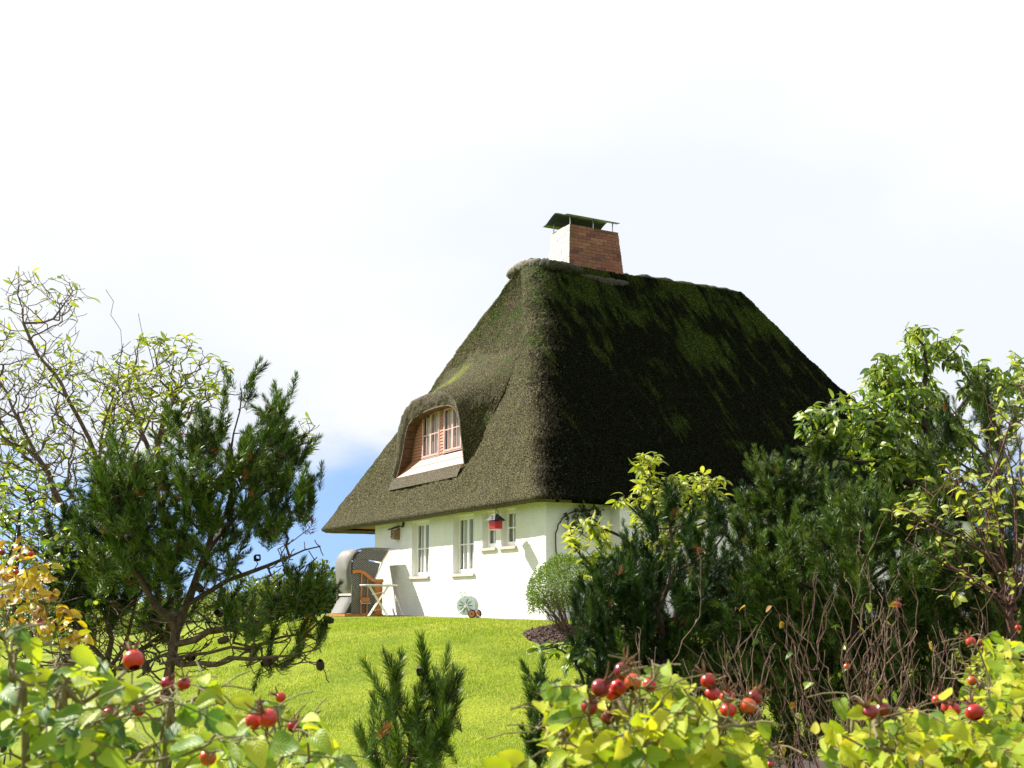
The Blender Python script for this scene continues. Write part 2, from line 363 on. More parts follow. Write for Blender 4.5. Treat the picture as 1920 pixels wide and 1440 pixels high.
def hip_mat():
    m, t, b = newmat('hip_skin')
    oi = nd(t, 'ShaderNodeObjectInfo')
    r = ramp(t, [(0.0, (0.16, 0.005, 0.008)), (0.5, (0.42, 0.012, 0.010)), (0.85, (0.50, 0.028, 0.012)), (1.0, (0.50, 0.09, 0.018))])
    t.links.new(oi.outputs['Random'], r.inputs['Fac']); t.links.new(r.outputs['Color'], b.inputs['Base Color'])
    b.inputs['Roughness'].default_value = 0.28; b.inputs['Specular IOR Level'].default_value = 0.6
    b.inputs['Subsurface Weight'].default_value = 0.12; b.inputs['Subsurface Radius'].default_value = (0.008, 0.002, 0.001); b.inputs['Subsurface Scale'].default_value = 0.6
hip_mat()

# ------------------------------------------------------------------ mesh helpers
def mesh_np(name, V, F, mat=None, smooth=False, uv=None, rnd=None):
    """V (n,3); F: (m,k) int array, every face k-sided"""
    V = np.ascontiguousarray(V, np.float32); F = np.ascontiguousarray(F, np.int32)
    me = bpy.data.meshes.new(name)
    m, k = F.shape
    me.vertices.add(len(V)); me.vertices.foreach_set('co', V.ravel())
    me.loops.add(m * k); me.loops.foreach_set('vertex_index', F.ravel())
    me.polygons.add(m); me.polygons.foreach_set('loop_start', np.arange(0, m * k, k, dtype=np.int32))
    me.polygons.foreach_set('loop_total', np.full(m, k, np.int32))
    if uv is not None:
        l = me.uv_layers.new(name='UVMap'); l.data.foreach_set('uv', np.ascontiguousarray(uv[F.ravel()], np.float32).ravel())
    if rnd is not None:
        at_ = me.attributes.new('rnd', 'FLOAT', 'POINT'); at_.data.foreach_set('value', np.ascontiguousarray(rnd, np.float32))
    me.update(calc_edges=True)
    if smooth:
        me.polygons.foreach_set('use_smooth', np.ones(m, bool))
    if mat:
        me.materials.append(MATS[mat])
    return me
def link(name, me, parent=None, loc=None, rot=None):
    o = bpy.data.objects.new(name, me); COL.objects.link(o)
    if parent is not None:
        o.parent = parent
    if loc is not None:
        o.location = tuple(loc)
    if rot is not None:
        o.rotation_euler = rot
    return o
def tag(o, label, cat, group=None, kind=None):
    o['label'] = label; o['category'] = cat
    if group: o['group'] = group
    if kind: o['kind'] = kind
    return o
def thing(name, label, cat, loc=(0, 0, 0), rz=0.0, group=None):
    o = bpy.data.objects.new(name, None); COL.objects.link(o)
    o.empty_display_size = 0.2; o.location = tuple(loc); o.rotation_euler = (0, 0, rz)
    return tag(o, label, cat, group)

class MB:
    """collects polygons, builds one mesh"""
    def __init__(s): s.v = []; s.f = []
    def box(s, x0, x1, y0, y1, z0, z1):
        k = len(s.v)
        s.v += [(x0, y0, z0), (x1, y0, z0), (x1, y1, z0), (x0, y1, z0), (x0, y0, z1), (x1, y0, z1), (x1, y1, z1), (x0, y1, z1)]
        s.f += [tuple(k + i for i in q) for q in ((3, 2, 1, 0), (4, 5, 6, 7), (0, 1, 5, 4), (1, 2, 6, 5), (2, 3, 7, 6), (3, 0, 4, 7))]
        return s
    def tube(s, pts, r, n=8, closed=False):
        pts = [Vector(p) for p in pts]; m = len(pts); k = len(s.v)
        rs = r if isinstance(r, (list, tuple)) else [r] * m
        up = None
        for i, p in enumerate(pts):
            d = (pts[(i + 1) % m] - pts[i - 1]) if closed else (pts[min(i + 1, m - 1)] - pts[max(i - 1, 0)])
            d.normalize()
            if up is None:
                up = d.orthogonal().normalized()
            up = (up - d * up.dot(d)).normalized(); w = d.cross(up)
            for j in range(n):
                a = 2 * pi * j / n
                s.v.append(tuple(p + (up * cos(a) + w * sin(a)) * rs[i]))
        for i in range(m if closed else m - 1):
            i2 = (i + 1) % m
            for j in range(n):
                j2 = (j + 1) % n
                s.f.append((k + i * n + j, k + i * n + j2, k + i2 * n + j2, k + i2 * n + j))
        if not closed:
            s.f.append(tuple(k + j for j in reversed(range(n)))); s.f.append(tuple(k + (m - 1) * n + j for j in range(n)))
        return s
    def prism(s, outline, axis, t0, t1):
        """outline: 2-D points, extruded along axis ('x','y','z')"""
        k = len(s.v); n = len(outline)
        for t in (t0, t1):
            for (p, q) in outline:
                s.v.append({'x': (t, p, q), 'y': (p, t, q), 'z': (p, q, t)}[axis])
        s.f.append(tuple(k + j for j in range(n))); s.f.append(tuple(k + n + j for j in reversed(range(n))))
        for j in range(n):
            j2 = (j + 1) % n
            s.f.append((k + j2, k + j, k + n + j, k + n + j2))
        return s
    def build(s, name, mat, parent=None, smooth=False, bevel=0.0, label=None):
        me = bpy.data.meshes.new(name); me.from_pydata(s.v, [], s.f)
        bm = bmesh.new(); bm.from_mesh(me)
        bmesh.ops.recalc_face_normals(bm, faces=bm.faces)
        if bevel:
            bmesh.ops.bevel(bm, geom=bm.edges[:], offset=bevel, segments=1, affect='EDGES', clamp_overlap=True)
        bm.to_mesh(me); bm.free()
        if smooth:
            me.polygons.foreach_set('use_smooth', np.ones(len(me.polygons), bool))
        me.materials.append(MATS[mat])
        o = link(name, me, parent)
        if label: o['label'] = label
        return o
def wave_noise(P, freqs, seed):
    """cheap smooth 3-D noise from sums of sines"""
    r = np.random.default_rng(seed); out = np.zeros(len(P))
    for f, amp in freqs:
        for _ in range(5):
            d = r.normal(size=3); d /= np.linalg.norm(d)
            out += amp / 2.2 * np.sin(P @ d * f * 2 * pi + r.uniform(0, 6.28))
    return out

# ------------------------------------------------------------------ ground
def spaced(lo, hi, n_in, far):
    core = np.linspace(lo, hi, n_in)
    ext = np.geomspace(1.5, far, 26)
    return np.concatenate([lo - ext[::-1], core, hi + ext])
gx, gy = spaced(-14, 14, 80, 900), spaced(-2, 40, 110, 1100)
X, Y = np.meshgrid(gx, gy)
V = np.stack([X.ravel(), Y.ravel(), ground_z(X.ravel(), Y.ravel())], 1)
ii = np.arange(len(gy) - 1)[:, None] * len(gx) + np.arange(len(gx) - 1)[None, :]
F = np.stack([ii, ii + 1, ii + 1 + len(gx), ii + len(gx)], -1).reshape(-1, 4)
g = link('ground', mesh_np('ground', V, F, 'turf', True)); g['kind'] = 'structure'; g['label'] = 'grassy ground rising to the house'

# ------------------------------------------------------------------ the house   (local frame: x = along the right-hand wall, y = along the left-hand wall)
house = thing('thatched_house', 'white brick cottage under a big dark thatched roof with a dormer', 'house', hw(0, 0, 0), TH)
WLEN, WDEP, WTOP, EAVE = 8.85, 11.8, 2.42, 2.36
# window openings of the sunlit wall in (a0, a1, z0, z1)
OPEN_L = [(5.47, 6.47, 0.95, 2.27), (3.12, 4.16, 0.97, 2.27), (2.10, 2.72, 1.49, 2.27), (1.23, 1.86, 1.49, 2.27)]
BAY = 1.52
OPEN_R = [(2.12, 2.95, 1.15, 2.12), (5.2, 6.2, 1.0, 2.12)]
def wall_cells(u0, u1, z0, z1, opens):
    us = sorted({u0, u1, *[o[0] for o in opens], *[o[1] for o in opens]}); zs = sorted({z0, z1, *[o[2] for o in opens], *[o[3] for o in opens]})
    for i in range(len(us) - 1):
        for j in range(len(zs) - 1):
            cu, cz = (us[i] + us[i + 1]) / 2, (zs[j] + zs[j + 1]) / 2
            if not any(o[0] < cu < o[1] and o[2] < cz < o[3] for o in opens):
                yield us[i], us[i + 1], zs[j], zs[j + 1]
def bricks(mb, u0, u1, z0, z1, opens, face, proud=0.0045):
    """painted brick courses; face(u, z, depth) -> point"""
    h, l, j = 0.0775, 0.25, 0.009
    row = 0; z = z0 + 0.004
    while z + h - j < z1:
        u = u0 - (l / 2 if row % 2 else 0)
        while u < u1:
            p, q = max(u, u0), min(u + l - j, u1)
            for o in opens:
                if z + h - j > o[2] and z < o[3]:
                    if p < o[0] < q and q <= o[1] + l: q = o[0] - 0.002
                    elif p < o[1] < q: p = o[1] + 0.002
                    elif p >= o[0] and q <= o[1]: q = p
            if q - p > 0.03:
                d = proud + random.uniform(-0.0015, 0.0015); k = len(mb.v); zt = z + h - j
                for (uu, zz, dd) in ((p, z, 0), (q, z, 0), (q, zt, 0), (p, zt, 0), (p + .003, z + .003, d), (q - .003, z + .003, d), (q - .003, zt - .003, d), (p + .003, zt - .003, d)):
                    mb.v.append(face(uu, zz, dd))
                mb.f += [tuple(k + i for i in f) for f in ((4, 5, 6, 7), (0, 1, 5, 4), (1, 2, 6, 5), (2, 3, 7, 6), (3, 0, 4, 7))]
            u += l
        z += h; row += 1
TW = 0.28
m = MB()
for u0, u1, z0, z1 in wall_cells(0, WLEN, -0.3, WTOP, OPEN_L):
    m.box(0, TW, u0, u1, z0, z1)
wl = m.build('wall', 'white_paint', house)
m = MB(); bricks(m, 0.0, WLEN, 0.0, WTOP, OPEN_L, lambda u, z, d: (-d, u, z)); o = m.build('brickwork', 'white_paint', wl); o['kind'] = 'stuff'
m = MB(); m.box(TW, BAY, 0, TW, -0.3, WTOP); wr = m.build('wall', 'white_paint', house)
m = MB(); bricks(m, 0.0, BAY, 0.0, WTOP, [], lambda u, z, d: (u, -d, z)); o = m.build('brickwork', 'white_paint', wr); o['kind'] = 'stuff'
PB = 0.33
m = MB()
for u0, u1, z0, z1 in wall_cells(BAY, WDEP, -0.3, WTOP, OPEN_R):
    m.box(u0, u1, -PB, TW - PB, z0, z1)
m.box(BAY, BAY + TW, TW - PB, TW, -0.3, WTOP)
wbay = m.build('wall', 'white_paint', house)
m = MB(); bricks(m, BAY, WDEP, 0.0, WTOP, OPEN_R, lambda u, z, d: (u, -PB - d, z)); o = m.build('brickwork', 'white_paint', wbay); o['kind'] = 'stuff'
m = MB(); m.box(TW, WDEP, WLEN - TW, WLEN, -0.3, WTOP); m.box(WDEP - TW, WDEP, TW - PB, WLEN - TW, -0.3, WTOP); m.build('wall', 'white_paint', house)
m = MB(); m.box(0.5, WDEP - .5, 0.5, WLEN - .5, -0.02, 0.02); m.box(2.2, 2.3, 0.5, WLEN - .5, 0.02, WTOP); m.build('interior', 'dark_room', house)
m = MB(); m.box(-0.42, 12.2, -0.75, WLEN + 2.6, -0.3, 0.02); m.build('plinth', 'mortar', house)

def casement(parent, O, U, N, w, h, cols, rows, leaves, paint, name='window', fr=0.055, recess=0.13, sill=True, cross=False, curt=True, sillmat='sill_tile'):
    """O lower corner (numpy), U unit along the wall, N outward unit; frame, sashes, bars, panes"""
    Z = np.array([0, 0, 1.0])
    def bx(mb, u0, u1, z0, z1, d0, d1):
        k = len(mb.v)
        for d in (d0, d1):
            for (u, z) in ((u0, z0), (u1, z0), (u1, z1), (u0, z1)):
                mb.v.append(tuple(O + U * u + Z * z + N * d))
        mb.f += [tuple(k + i for i in q) for q in ((0, 1, 2, 3), (7, 6, 5, 4), (0, 4, 5, 1), (1, 5, 6, 2), (2, 6, 7, 3), (3, 7, 4, 0))]
    d = -recess
    f = MB()
    bx(f, 0, fr, 0, h, d - .05, d); bx(f, w - fr, w, 0, h, d - .05, d); bx(f, fr, w - fr, 0, fr, d - .05, d); bx(f, fr, w - fr, h - fr, h, d - .05, d)
    win = f.build(name, paint, parent)
    lw = (w - 2 * fr) / leaves
    for l in range(leaves):
        a, b = fr + l * lw, fr + (l + 1) * lw
        s = MB(); t = 0.045; di = d + 0.012
        bx(s, a, a + t, fr, h - fr, di - .045, di); bx(s, b - t, b, fr, h - fr, di - .045, di)
        bx(s, a + t, b - t, fr, fr + t, di - .045, di); bx(s, a + t, b - t, h - fr - t, h - fr, di - .045, di)
        for c in range(1, cols):
            x = a + t + (lw - 2 * t) * c / cols; bx(s, x - .012, x + .012, fr + t, h - fr - t, di - .03, di - .004)
        for r in range(1, rows):
            z = fr + t + (h - 2 * fr - 2 * t) * r / rows; bx(s, a + t, b - t, z - .013, z + .013, di - .032, di - .002)
        s.build('sash', paint, win)
        if cross:
            s = MB()
            for sg in (0, 1):
                p0 = O + U * (a + t) + Z * (fr + t if sg else h - fr - t) + N * (di - .01); p1 = O + U * (b - t) + Z * (h - fr - t if sg else fr + t) + N * (di - .01)
                s.tube([p0, p1], 0.02, 5)
            s.build('glazing_bar', paint, win)
        for c in range(cols):
            for r in range(rows):
                x0 = a + t + (lw - 2 * t) * c / cols; x1 = a + t + (lw - 2 * t) * (c + 1) / cols
                z0 = fr + t + (h - 2 * fr - 2 * t) * r / rows; z1 = fr + t + (h - 2 * fr - 2 * t) * (r + 1) / rows
                s = MB(); bx(s, x0, x1, z0, z1, di - .022 + random.uniform(-.001, .001), di - .018); s.build('pane', 'glass', win)
    if curt:
        for (c0, c1) in ((fr, w * .485), (w * .515, w - fr)):
            cb = MB(); k = 0; n = 14
            for i in range(n + 1):
                u = c0 + (c1 - c0) * i / n; dd = d - .085 + .015 * sin(i * 2.1)
                cb.v += [tuple(O + U * u + Z * (fr) + N * dd), tuple(O + U * u + Z * (h - .02) + N * dd)]
            cb.f = [(2 * i, 2 * i + 2, 2 * i + 3, 2 * i + 1) for i in range(n)]
            cb.build('curtain', 'curtain', win)
    if sill:
        s = MB(); bx(s, -.05, w + .05, -.06, -.002, d, .055); s.build('sill', sillmat, win)
    return win
NL = np.array([-1.0, 0, 0]); UL = np.array([0, 1.0, 0])
for k, (a0, a1, z0, z1) in enumerate(OPEN_L):
    small = k >= 2
    casement(house, np.array([0, a0, z0]), UL, NL, a1 - a0, z1 - z0, 2 if not small else 2, 2, 2 if not small else 1, 'window_paint')
for (b0, b1, z0, z1) in OPEN_R:
    casement(house, np.array([b0, -PB, z0]), np.array([1.0, 0, 0]), np.array([0, -1.0, 0]), b1 - b0, z1 - z0, 1, 1, 2, 'window_paint', cross=True, curt=False)

# ---- the thatch: rings of rounded rectangles from the eave to the ridge
def rrect(a0, a1, b0, b1, r, n):
    """n points round a rounded rectangle in (b, a), starting mid of the left (b0) side"""
    r = min(r, (a1 - a0) / 2 - .01, (b1 - b0) / 2 - .01)
    segs = []
    def line(p, q): segs.append(('l', np.array(p, float), np.array(q, float)))
    def arc(c, t0): segs.append(('a', np.array(c, float), t0))
    am = a1 - r
    line((b0, am), (b0, a0 + r)); arc((b0 + r, a0 + r), pi)
    line((b0 + r, a0), (b1 - r, a0)); arc((b1 - r, a0 + r), 1.5 * pi)
    line((b1, a0 + r), (b1, a1 - r)); arc((b1 - r, a1 - r), 0)
    line((b1 - r, a1), (b0 + r, a1)); arc((b0 + r, a1 - r), .5 * pi)
    return segs, r
SHARE = (300, 26, 330, 16, 60, 16, 60, 26)                   # samples on each side and corner: dense where one can look
def ring(a0, a1, b0, b1, r):
    segs, r = rrect(a0, a1, b0, b1, r, 0); P = []
    for s, n in zip(segs, SHARE):
        t = np.arange(n) / n
        if s[0] == 'l': P.append(s[1] + (s[2] - s[1]) * t[:, None])
        else:
            an = s[2] + t * pi / 2; P.append(s[1] + r * np.stack([np.cos(an), np.sin(an)], 1))
    return np.concatenate(P)
def lerp(a, b, t): return a + (b - a) * t
ROWS = 190
RB0 = (-0.45, 2.60)
def roof_ring(t):
    tz = t
    sag = 0.10 * sin(pi * t)                                  # thatch slopes are slightly hollow
    return ring(lerp(-.48, 5.0, t) + sag, lerp(11.95, 6.25, t) - sag, lerp(RB0[0], RB0[1], t) + sag * .4, lerp(12.25, 9.85, t) - sag * .6, lerp(.22, .62, t ** .7)), lerp(EAVE, 8.95, tz)
rows = []
for k in range(ROWS + 1):
    P, z = roof_ring(k / ROWS); rows.append(np.column_stack([P, np.full(len(P), z)]))
for s, dz in ((.75, .05), (.4, .09), (.05, .10)):              # rounded closing under the ridge
    P, z = roof_ring(1.0); c = np.array([(2.6 + 9.85) / 2, 5.62]); h = np.array([3.6, .62])
    Q = P.copy(); Q[:, 1] = c[1] + (P[:, 1] - c[1]) * s; Q[:, 0] = np.clip(P[:, 0], 2.6 + .5 * (1 - s), 9.85 - .5 * (1 - s))
    rows.append(np.column_stack([Q, np.full(len(P), z + dz)]))
low = []
for (ins, dz) in ((.02, -.05), (.10, -.10), (.32, -.06), (.46, -.03)):   # the cut eave edge, seen from below
    P = ring(-.48 + ins, 11.95 - ins, RB0[0] + ins, 12.25 - ins, .22); low.append(np.column_stack([P, np.full(len(P), EAVE + dz)]))
allr = low[::-1] + rows
NP_ = len(allr[0]); V = np.concatenate(allr)
nrm_amp = RNG.uniform(-1, 1, len(V)) * 0.019
big = wave_noise(V, [(0.35, .022), (0.9, .014), (2.6, .009)], 3)
R_ = len(allr)
G = V.reshape(R_, NP_, 3)
du = np.roll(G, -1, 1) - np.roll(G, 1, 1); dv = np.gradient(G, axis=0)
nr = np.cross(du, dv).reshape(-1, 3); nr /= np.linalg.norm(nr, axis=1, keepdims=True) + 1e-9
calm = np.repeat(np.clip(.25 + .75 * (np.arange(R_) - 4) / 22, .25, 1), NP_)
V = V + nr * ((nrm_amp + big) * calm)[:, None]
i0 = np.arange(R_ - 1)[:, None] * NP_ + np.arange(NP_)[None, :]; j1 = np.roll(np.arange(NP_), -1)
i1 = np.arange(R_ - 1)[:, None] * NP_ + j1[None, :]
F = np.stack([i0, i1, i1 + NP_, i0 + NP_], -1).reshape(-1, 4)
DORM = [(7.72, 3.42), (7.55, 3.62), (7.36, 3.95), (7.22, 4.30), (7.10, 4.60), (6.85, 4.82), (6.3, 4.93), (5.6, 4.96), (5.0, 4.95), (4.5, 4.88), (4.22, 4.70), (4.05, 4.40), (3.95, 4.05), (3.88, 3.75), (3.80, 3.42)]
fc = V[F].mean(1)
zz_ = np.clip(fc[:, 2], 3.42, 4.95)
a_hi = np.interp(zz_, [p[1] for p in DORM[:8]], [p[0] for p in DORM[:8]]); a_lo = np.interp(zz_, [p[1] for p in DORM[:7:-1]], [p[0] for p in DORM[:7:-1]])
KEEP = ~((fc[:, 2] > 3.42) & (fc[:, 2] < 4.94) & (fc[:, 0] < 2.0) & (fc[:, 1] < a_hi) & (fc[:, 1] > a_lo))
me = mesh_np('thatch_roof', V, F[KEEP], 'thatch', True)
me.materials.append(MATS['thatch_shaded']); me.materials.append(MATS['thatch_cut']); me.materials.append(MATS['thatch_half_shaded'])
# slope away from the sun gets thatch with painted shade; a ragged border follows the hip
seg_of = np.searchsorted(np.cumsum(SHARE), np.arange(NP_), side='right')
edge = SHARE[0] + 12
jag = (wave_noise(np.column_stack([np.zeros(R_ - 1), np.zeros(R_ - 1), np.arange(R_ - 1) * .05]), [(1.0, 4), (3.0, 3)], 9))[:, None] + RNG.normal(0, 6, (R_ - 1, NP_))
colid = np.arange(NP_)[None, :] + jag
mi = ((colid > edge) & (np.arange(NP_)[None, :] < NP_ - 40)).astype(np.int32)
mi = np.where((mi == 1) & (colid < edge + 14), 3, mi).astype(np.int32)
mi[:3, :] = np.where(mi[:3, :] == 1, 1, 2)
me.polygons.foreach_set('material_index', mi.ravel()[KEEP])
roof = link('roof', me, house); roof['label'] = 'dark mossy thatched hip roof'
m = MB(); m.box(-.10, 12.0, -.12, 11.6, EAVE + .02, EAVE + .08)
m.build('soffit', 'soffit_wood', roof)

# ---- ridge roll of heather sod: a long piece and a pale end piece across the hip
def roll(path, rad, name, mat, parent, n=16, amp=.03, seed=1):
    pts = [Vector(p) for p in path]; pp = []
    for i in range(len(pts) - 1):
        for k in range(10): pp.append(pts[i].lerp(pts[i + 1], k / 10))
    pp.append(pts[-1]); m = MB(); rs = []
    for i in range(len(pp)):
        e = min(i, len(pp) - 1 - i) / 3.0
        rs.append(rad * min(1, sqrt(min(1, e)) * .55 + .45) * (1 + random.uniform(-.05, .05)))
    m.tube(pp, rs, n)
    vv = np.array(m.v); vv[:, 2] = vv[:, 2]
    vv += (wave_noise(vv, [(1.5, amp), (4.0, amp * .7)], seed) + np.random.default_rng(seed).normal(0, .012, len(vv)))[:, None] * np.array([[.6, .6, 1.0]])
    m.v = [tuple(q) for q in vv]
    return m.build(name, mat, parent, smooth=True)
roll([(5.55, 5.66, 8.98), (7.2, 5.64, 9.0), (8.6, 5.63, 9.02), (10.0, 5.62, 8.99)], .20, 'ridge_roll', 'sod', roof, seed=4)
roll([(2.86, 5.0, 8.86), (2.74, 5.4, 8.92), (2.66, 5.8, 8.90), (2.58, 6.25, 8.78)], .16, 'ridge_roll', 'sod_pale', roof, seed=6, amp=.014)
roll([(3.9, 4.75, 8.74), (3.4, 4.75, 8.78), (3.0, 4.72, 8.78), (2.82, 5.02, 8.86)], .14, 'ridge_roll', 'sod', roof, seed=16, amp=.014)
roll([(2.70, 5.65, 8.95), (3.3, 5.66, 9.02), (4.1, 5.66, 9.02)], .20, 'ridge_roll', 'sod', roof, seed=8)

# ---- dormer: thatched eyebrow hood over a painted window wall
BF, BW = -0.02, 0.36                                           # hood front, window wall
def roof_b(z): return RB0[0] + (RB0[1] - RB0[0]) * (z - EAVE) / (8.95 - EAVE)
INNER = DORM
def smooth_curve(P, n):
    P = np.array(P, float); out = []
    for i in range(len(P) - 1):
        p0, p1, p2, p3 = P[max(i - 1, 0)], P[i], P[i + 1], P[min(i + 2, len(P) - 1)]
        for t in np.arange(n) / n:
            out.append(.5 * ((2 * p1) + (p2 - p0) * t + (2 * p0 - 5 * p1 + 4 * p2 - p3) * t * t + (3 * p1 - p0 - 3 * p2 + p3) * t ** 3))
    out.append(P[-1]); return np.array(out)
IN = smooth_curve(INNER, 9); NS = len(IN)
tg = np.gradient(IN, axis=0); tg /= np.linalg.norm(tg, axis=1, keepdims=True)
nrm2 = np.stack([-tg[:, 1], tg[:, 0]], 1)
cen = np.array([5.7, 4.0])
flip = np.sign(((IN - cen) * nrm2).sum(1)); nrm2 *= np.where(flip == 0, 1, flip)[:, None]
sN = np.linspace(0, 1, NS); topness = np.clip((IN[:, 1] - 3.42) / 1.5, 0, 1)
thick = (0.20 + 0.16 * topness) * np.interp(IN[:, 0], [3.9, 5.2], [.55, 1.0])
OUT = IN + nrm2 * thick[:, None]
grid = []
NK = 70
def b_at(z): return roof_b(z)
for i in range(NS):
    a, z = OUT[i]; tp = topness[i]
    side = (a - cen[0])
    p0 = np.array([BF + .05 * (1 - tp), a, z])
    zb = z + 0.16 + 1.30 * tp ** 1.5
    ab = a + np.sign(side) * (0.20 + .50 * tp * min(1, abs(side) / 1.2)) * (1 if tp < .98 else abs(side) / 1.6)
    p3 = np.array([b_at(zb) + .06, ab, zb])
    sl = np.array([1, 0, (8.95 - EAVE) / (RB0[1] - RB0[0])]); sl /= np.linalg.norm(sl)
    ln = np.linalg.norm(p3 - p0)
    p1 = p0 + np.array([.9, 0, .42 * tp]) * ln * .42
    p2 = p3 - sl * ln * .36
    t = np.linspace(0, 1, NK)[:, None]
    c = (1 - t) ** 3 * p0 + 3 * (1 - t) ** 2 * t * p1 + 3 * (1 - t) * t * t * p2 + t ** 3 * p3
    # rounded front lip, from the inner edge out
    ia, iz = IN[i]; lip = []
    for k in range(9):
        s = k / 9; ang = s * pi / 2
        lip.append([BF + .10 - .10 * sin(ang) + .05 * (1 - tp), lerp(ia, a, s), lerp(iz, z, s)])
    grid.append(np.concatenate([np.array(lip), c]))
G = np.array(grid)
# resample finer across the arch
V = G.reshape(-1, 3); NCOL = G.shape[1]
du = np.gradient(G, axis=0); dv = np.gradient(G, axis=1)
nr = np.cross(dv, du).reshape(-1, 3); nr /= np.linalg.norm(nr, axis=1, keepdims=True) + 1e-9
V = V + nr * (RNG.uniform(-1, 1, len(V)) * .012 + wave_noise(V, [(0.9, .012), (2.6, .008)], 13))[:, None]
i0 = np.arange(NS - 1)[:, None] * NCOL + np.arange(NCOL - 1)[None, :]
F = np.stack([i0, i0 + NCOL, i0 + NCOL + 1, i0 + 1], -1).reshape(-1, 4)
me = mesh_np('dormer_hood', V, F, 'thatch', True); me.materials.append(MATS['thatch_cut'])
mi = np.zeros((NS - 1, NCOL - 1), np.int32); mi[:, :9] = 1; me.polygons.foreach_set('material_index', mi.ravel())
dorm = link('dormer', me, house); dorm['label'] = 'eyebrow dormer with pink boards and casements'
# wooden reveal from the hood edge back to the window wall, board by board
for k in range(0, NS - 1, 6):
    k2 = min(k + 6, NS - 1); m = MB()
    for (i, gap) in ((k, .006), (k2, -.006)):
        p = IN[i] + tg[i] * gap
        for (d, off) in ((BF + .09, -.012), (BW + .05, -.012), (BW + .05, .02), (BF + .09, .02)):
            q = p + nrm2[i] * off; m.v.append((d, q[0], q[1]))
    m.f = [(0, 1, 2, 3), (7, 6, 5, 4), (0, 4, 5, 1), (1, 5, 6, 2), (2, 6, 7, 3), (3, 7, 4, 0)]
    m.build('reveal_board', 'reveal_wood', dorm)
# window wall of lapped boards, trimmed to the arch
def arch_span(z):
    xs = [IN[i][0] for i in range(NS) if IN[i][1] >= z]
    return (min(xs), max(xs)) if xs else None
wins = []
for (x0, x1, yt, yb) in ((793, 826, 777, 858), (833, 868, 765, 846)):
    aL, zt = wallb(x0, yt, BW); aR, _ = wallb(x1, yt, BW); _, zb = wallb((x0 + x1) / 2, yb, BW); wins.append((aR, aL, zb, zt))
z = 3.80
while z < 4.95:
    zt = z + .078; sp = arch_span(min(zt, 4.95))
    if sp:
        segs = [(sp[0] - .02, sp[1] + .02)]
        for (wa, wb_, wz0, wz1) in wins:
            if zt > wz0 and z < wz1:
                new = []
                for (s0, s1) in segs:
                    if wb_ <= s0 or wa >= s1: new.append((s0, s1)); continue
                    if wa - s0 > .02: new.append((s0, wa))
                    if s1 - wb_ > .02: new.append((wb_, s1))
                segs = new
        for (s0, s1) in segs:
            m = MB(); k = 0
            m.v = [(BW, s0, zt - .006), (BW, s1, zt - .006), (BW - .016, s0, z), (BW - .016, s1, z), (BW + .02, s0, z), (BW + .02, s1, z), (BW + .02, s0, zt - .006), (BW + .02, s1, zt - .006)]
            m.f = [(0, 1, 3, 2), (2, 3, 5, 4), (4, 5, 7, 6), (6, 7, 1, 0), (0, 2, 4, 6), (1, 7, 5, 3)]
            m.build('siding_board', 'pink_paint', dorm)
    z += .078
m = MB(); m.prism([(p[0], p[1]) for p in IN[::3]], 'x', BW + .30, BW + .32); m.build('backing', 'dark_room', dorm)
for (a0, a1, z0, z1) in wins:
    casement(dorm, np.array([BW, a0, z0]), UL, NL, a1 - a0, z1 - z0, 2, 2, 2, 'pink_frame', recess=-.015, sill=False, fr=.035)
# two sloping sill boards
for (q0, q1, zz0, zz1) in ((BW - .02, BW - .14, 3.83, 3.66), (BW - .145, BW - .30, 3.645, 3.45)):
    m = MB()
    for aa in (3.86 if q0 > .25 else 3.80, 7.50 if q0 > .25 else 7.70):
        m.v += [(q0, aa, zz0), (q1, aa, zz1), (q1 + .012, aa, zz1 - .03), (q0 + .012, aa, zz0 - .03)]
    m.f = [(0, 1, 2, 3), (7, 6, 5, 4), (0, 4, 5, 1), (1, 5, 6, 2), (2, 6, 7, 3), (3, 7, 4, 0)]
    m.build('sill_board', 'pink_paint', dorm)
# fresh thatch apron below the sill
ap = []; NA, NZ = 90, 16
for i in range(NA):
    for k in range(NZ):
        s, t = i / (NA - 1), k / (NZ - 1); zz = lerp(3.44, 3.14, t)
        ap.append((roof_b(zz) - .030 - .035 * (1 - t) + .012 * t + random.uniform(-.006, .006), lerp(3.70 + .1 * t, 7.72 + .10 * t, s), zz))
i0 = np.arange(NA - 1)[:, None] * NZ + np.arange(NZ - 1)[None, :]
F = np.stack([i0, i0 + 1, i0 + 1 + NZ, i0 + NZ], -1).reshape(-1, 4)
link('thatch_apron', mesh_np('thatch_apron', np.array(ap), F, 'thatch_cut', True), dorm)

# ---- chimney of single bricks with a curved sheet-metal cap
CHB, CHT = 8.55, 10.10
chim = thing('chimney', 'tapered red brick chimney with a curved metal cap, on the thatched ridge', 'chimney', hw(5.55, 4.52, 0), TH)
def half(z): t = (z - CHB) / (CHT - CHB); return lerp(.88, .76, t), lerp(.60, .47, t)   # half size in b, a
m = MB(); k0 = half(CHB); k1 = half(CHT)
m.v = [(sx * (h[0] - .012), sy * (h[1] - .012), zz) for (h, zz) in ((k0, CHB), (k1, CHT)) for (sx, sy) in ((-1, -1), (1, -1), (1, 1), (-1, 1))]
m.f = [(3, 2, 1, 0), (0, 1, 5, 4), (1, 2, 6, 5), (2, 3, 7, 6), (3, 0, 4, 7), (4, 5, 6, 7)]
stack = m.build('stack', 'mortar', chim)
bm_cache = {}
def brick_mesh(l, w, h, mt):
    key = (round(l, 2), mt)
    if key not in bm_cache:
        q = MB().box(-l / 2, l / 2, -w / 2, w / 2, -h / 2, h / 2); me = bpy.data.meshes.new('brick'); me.from_pydata(q.v, [], q.f); me.materials.append(MATS[mt]); bm_cache[key] = me
    return bm_cache[key]
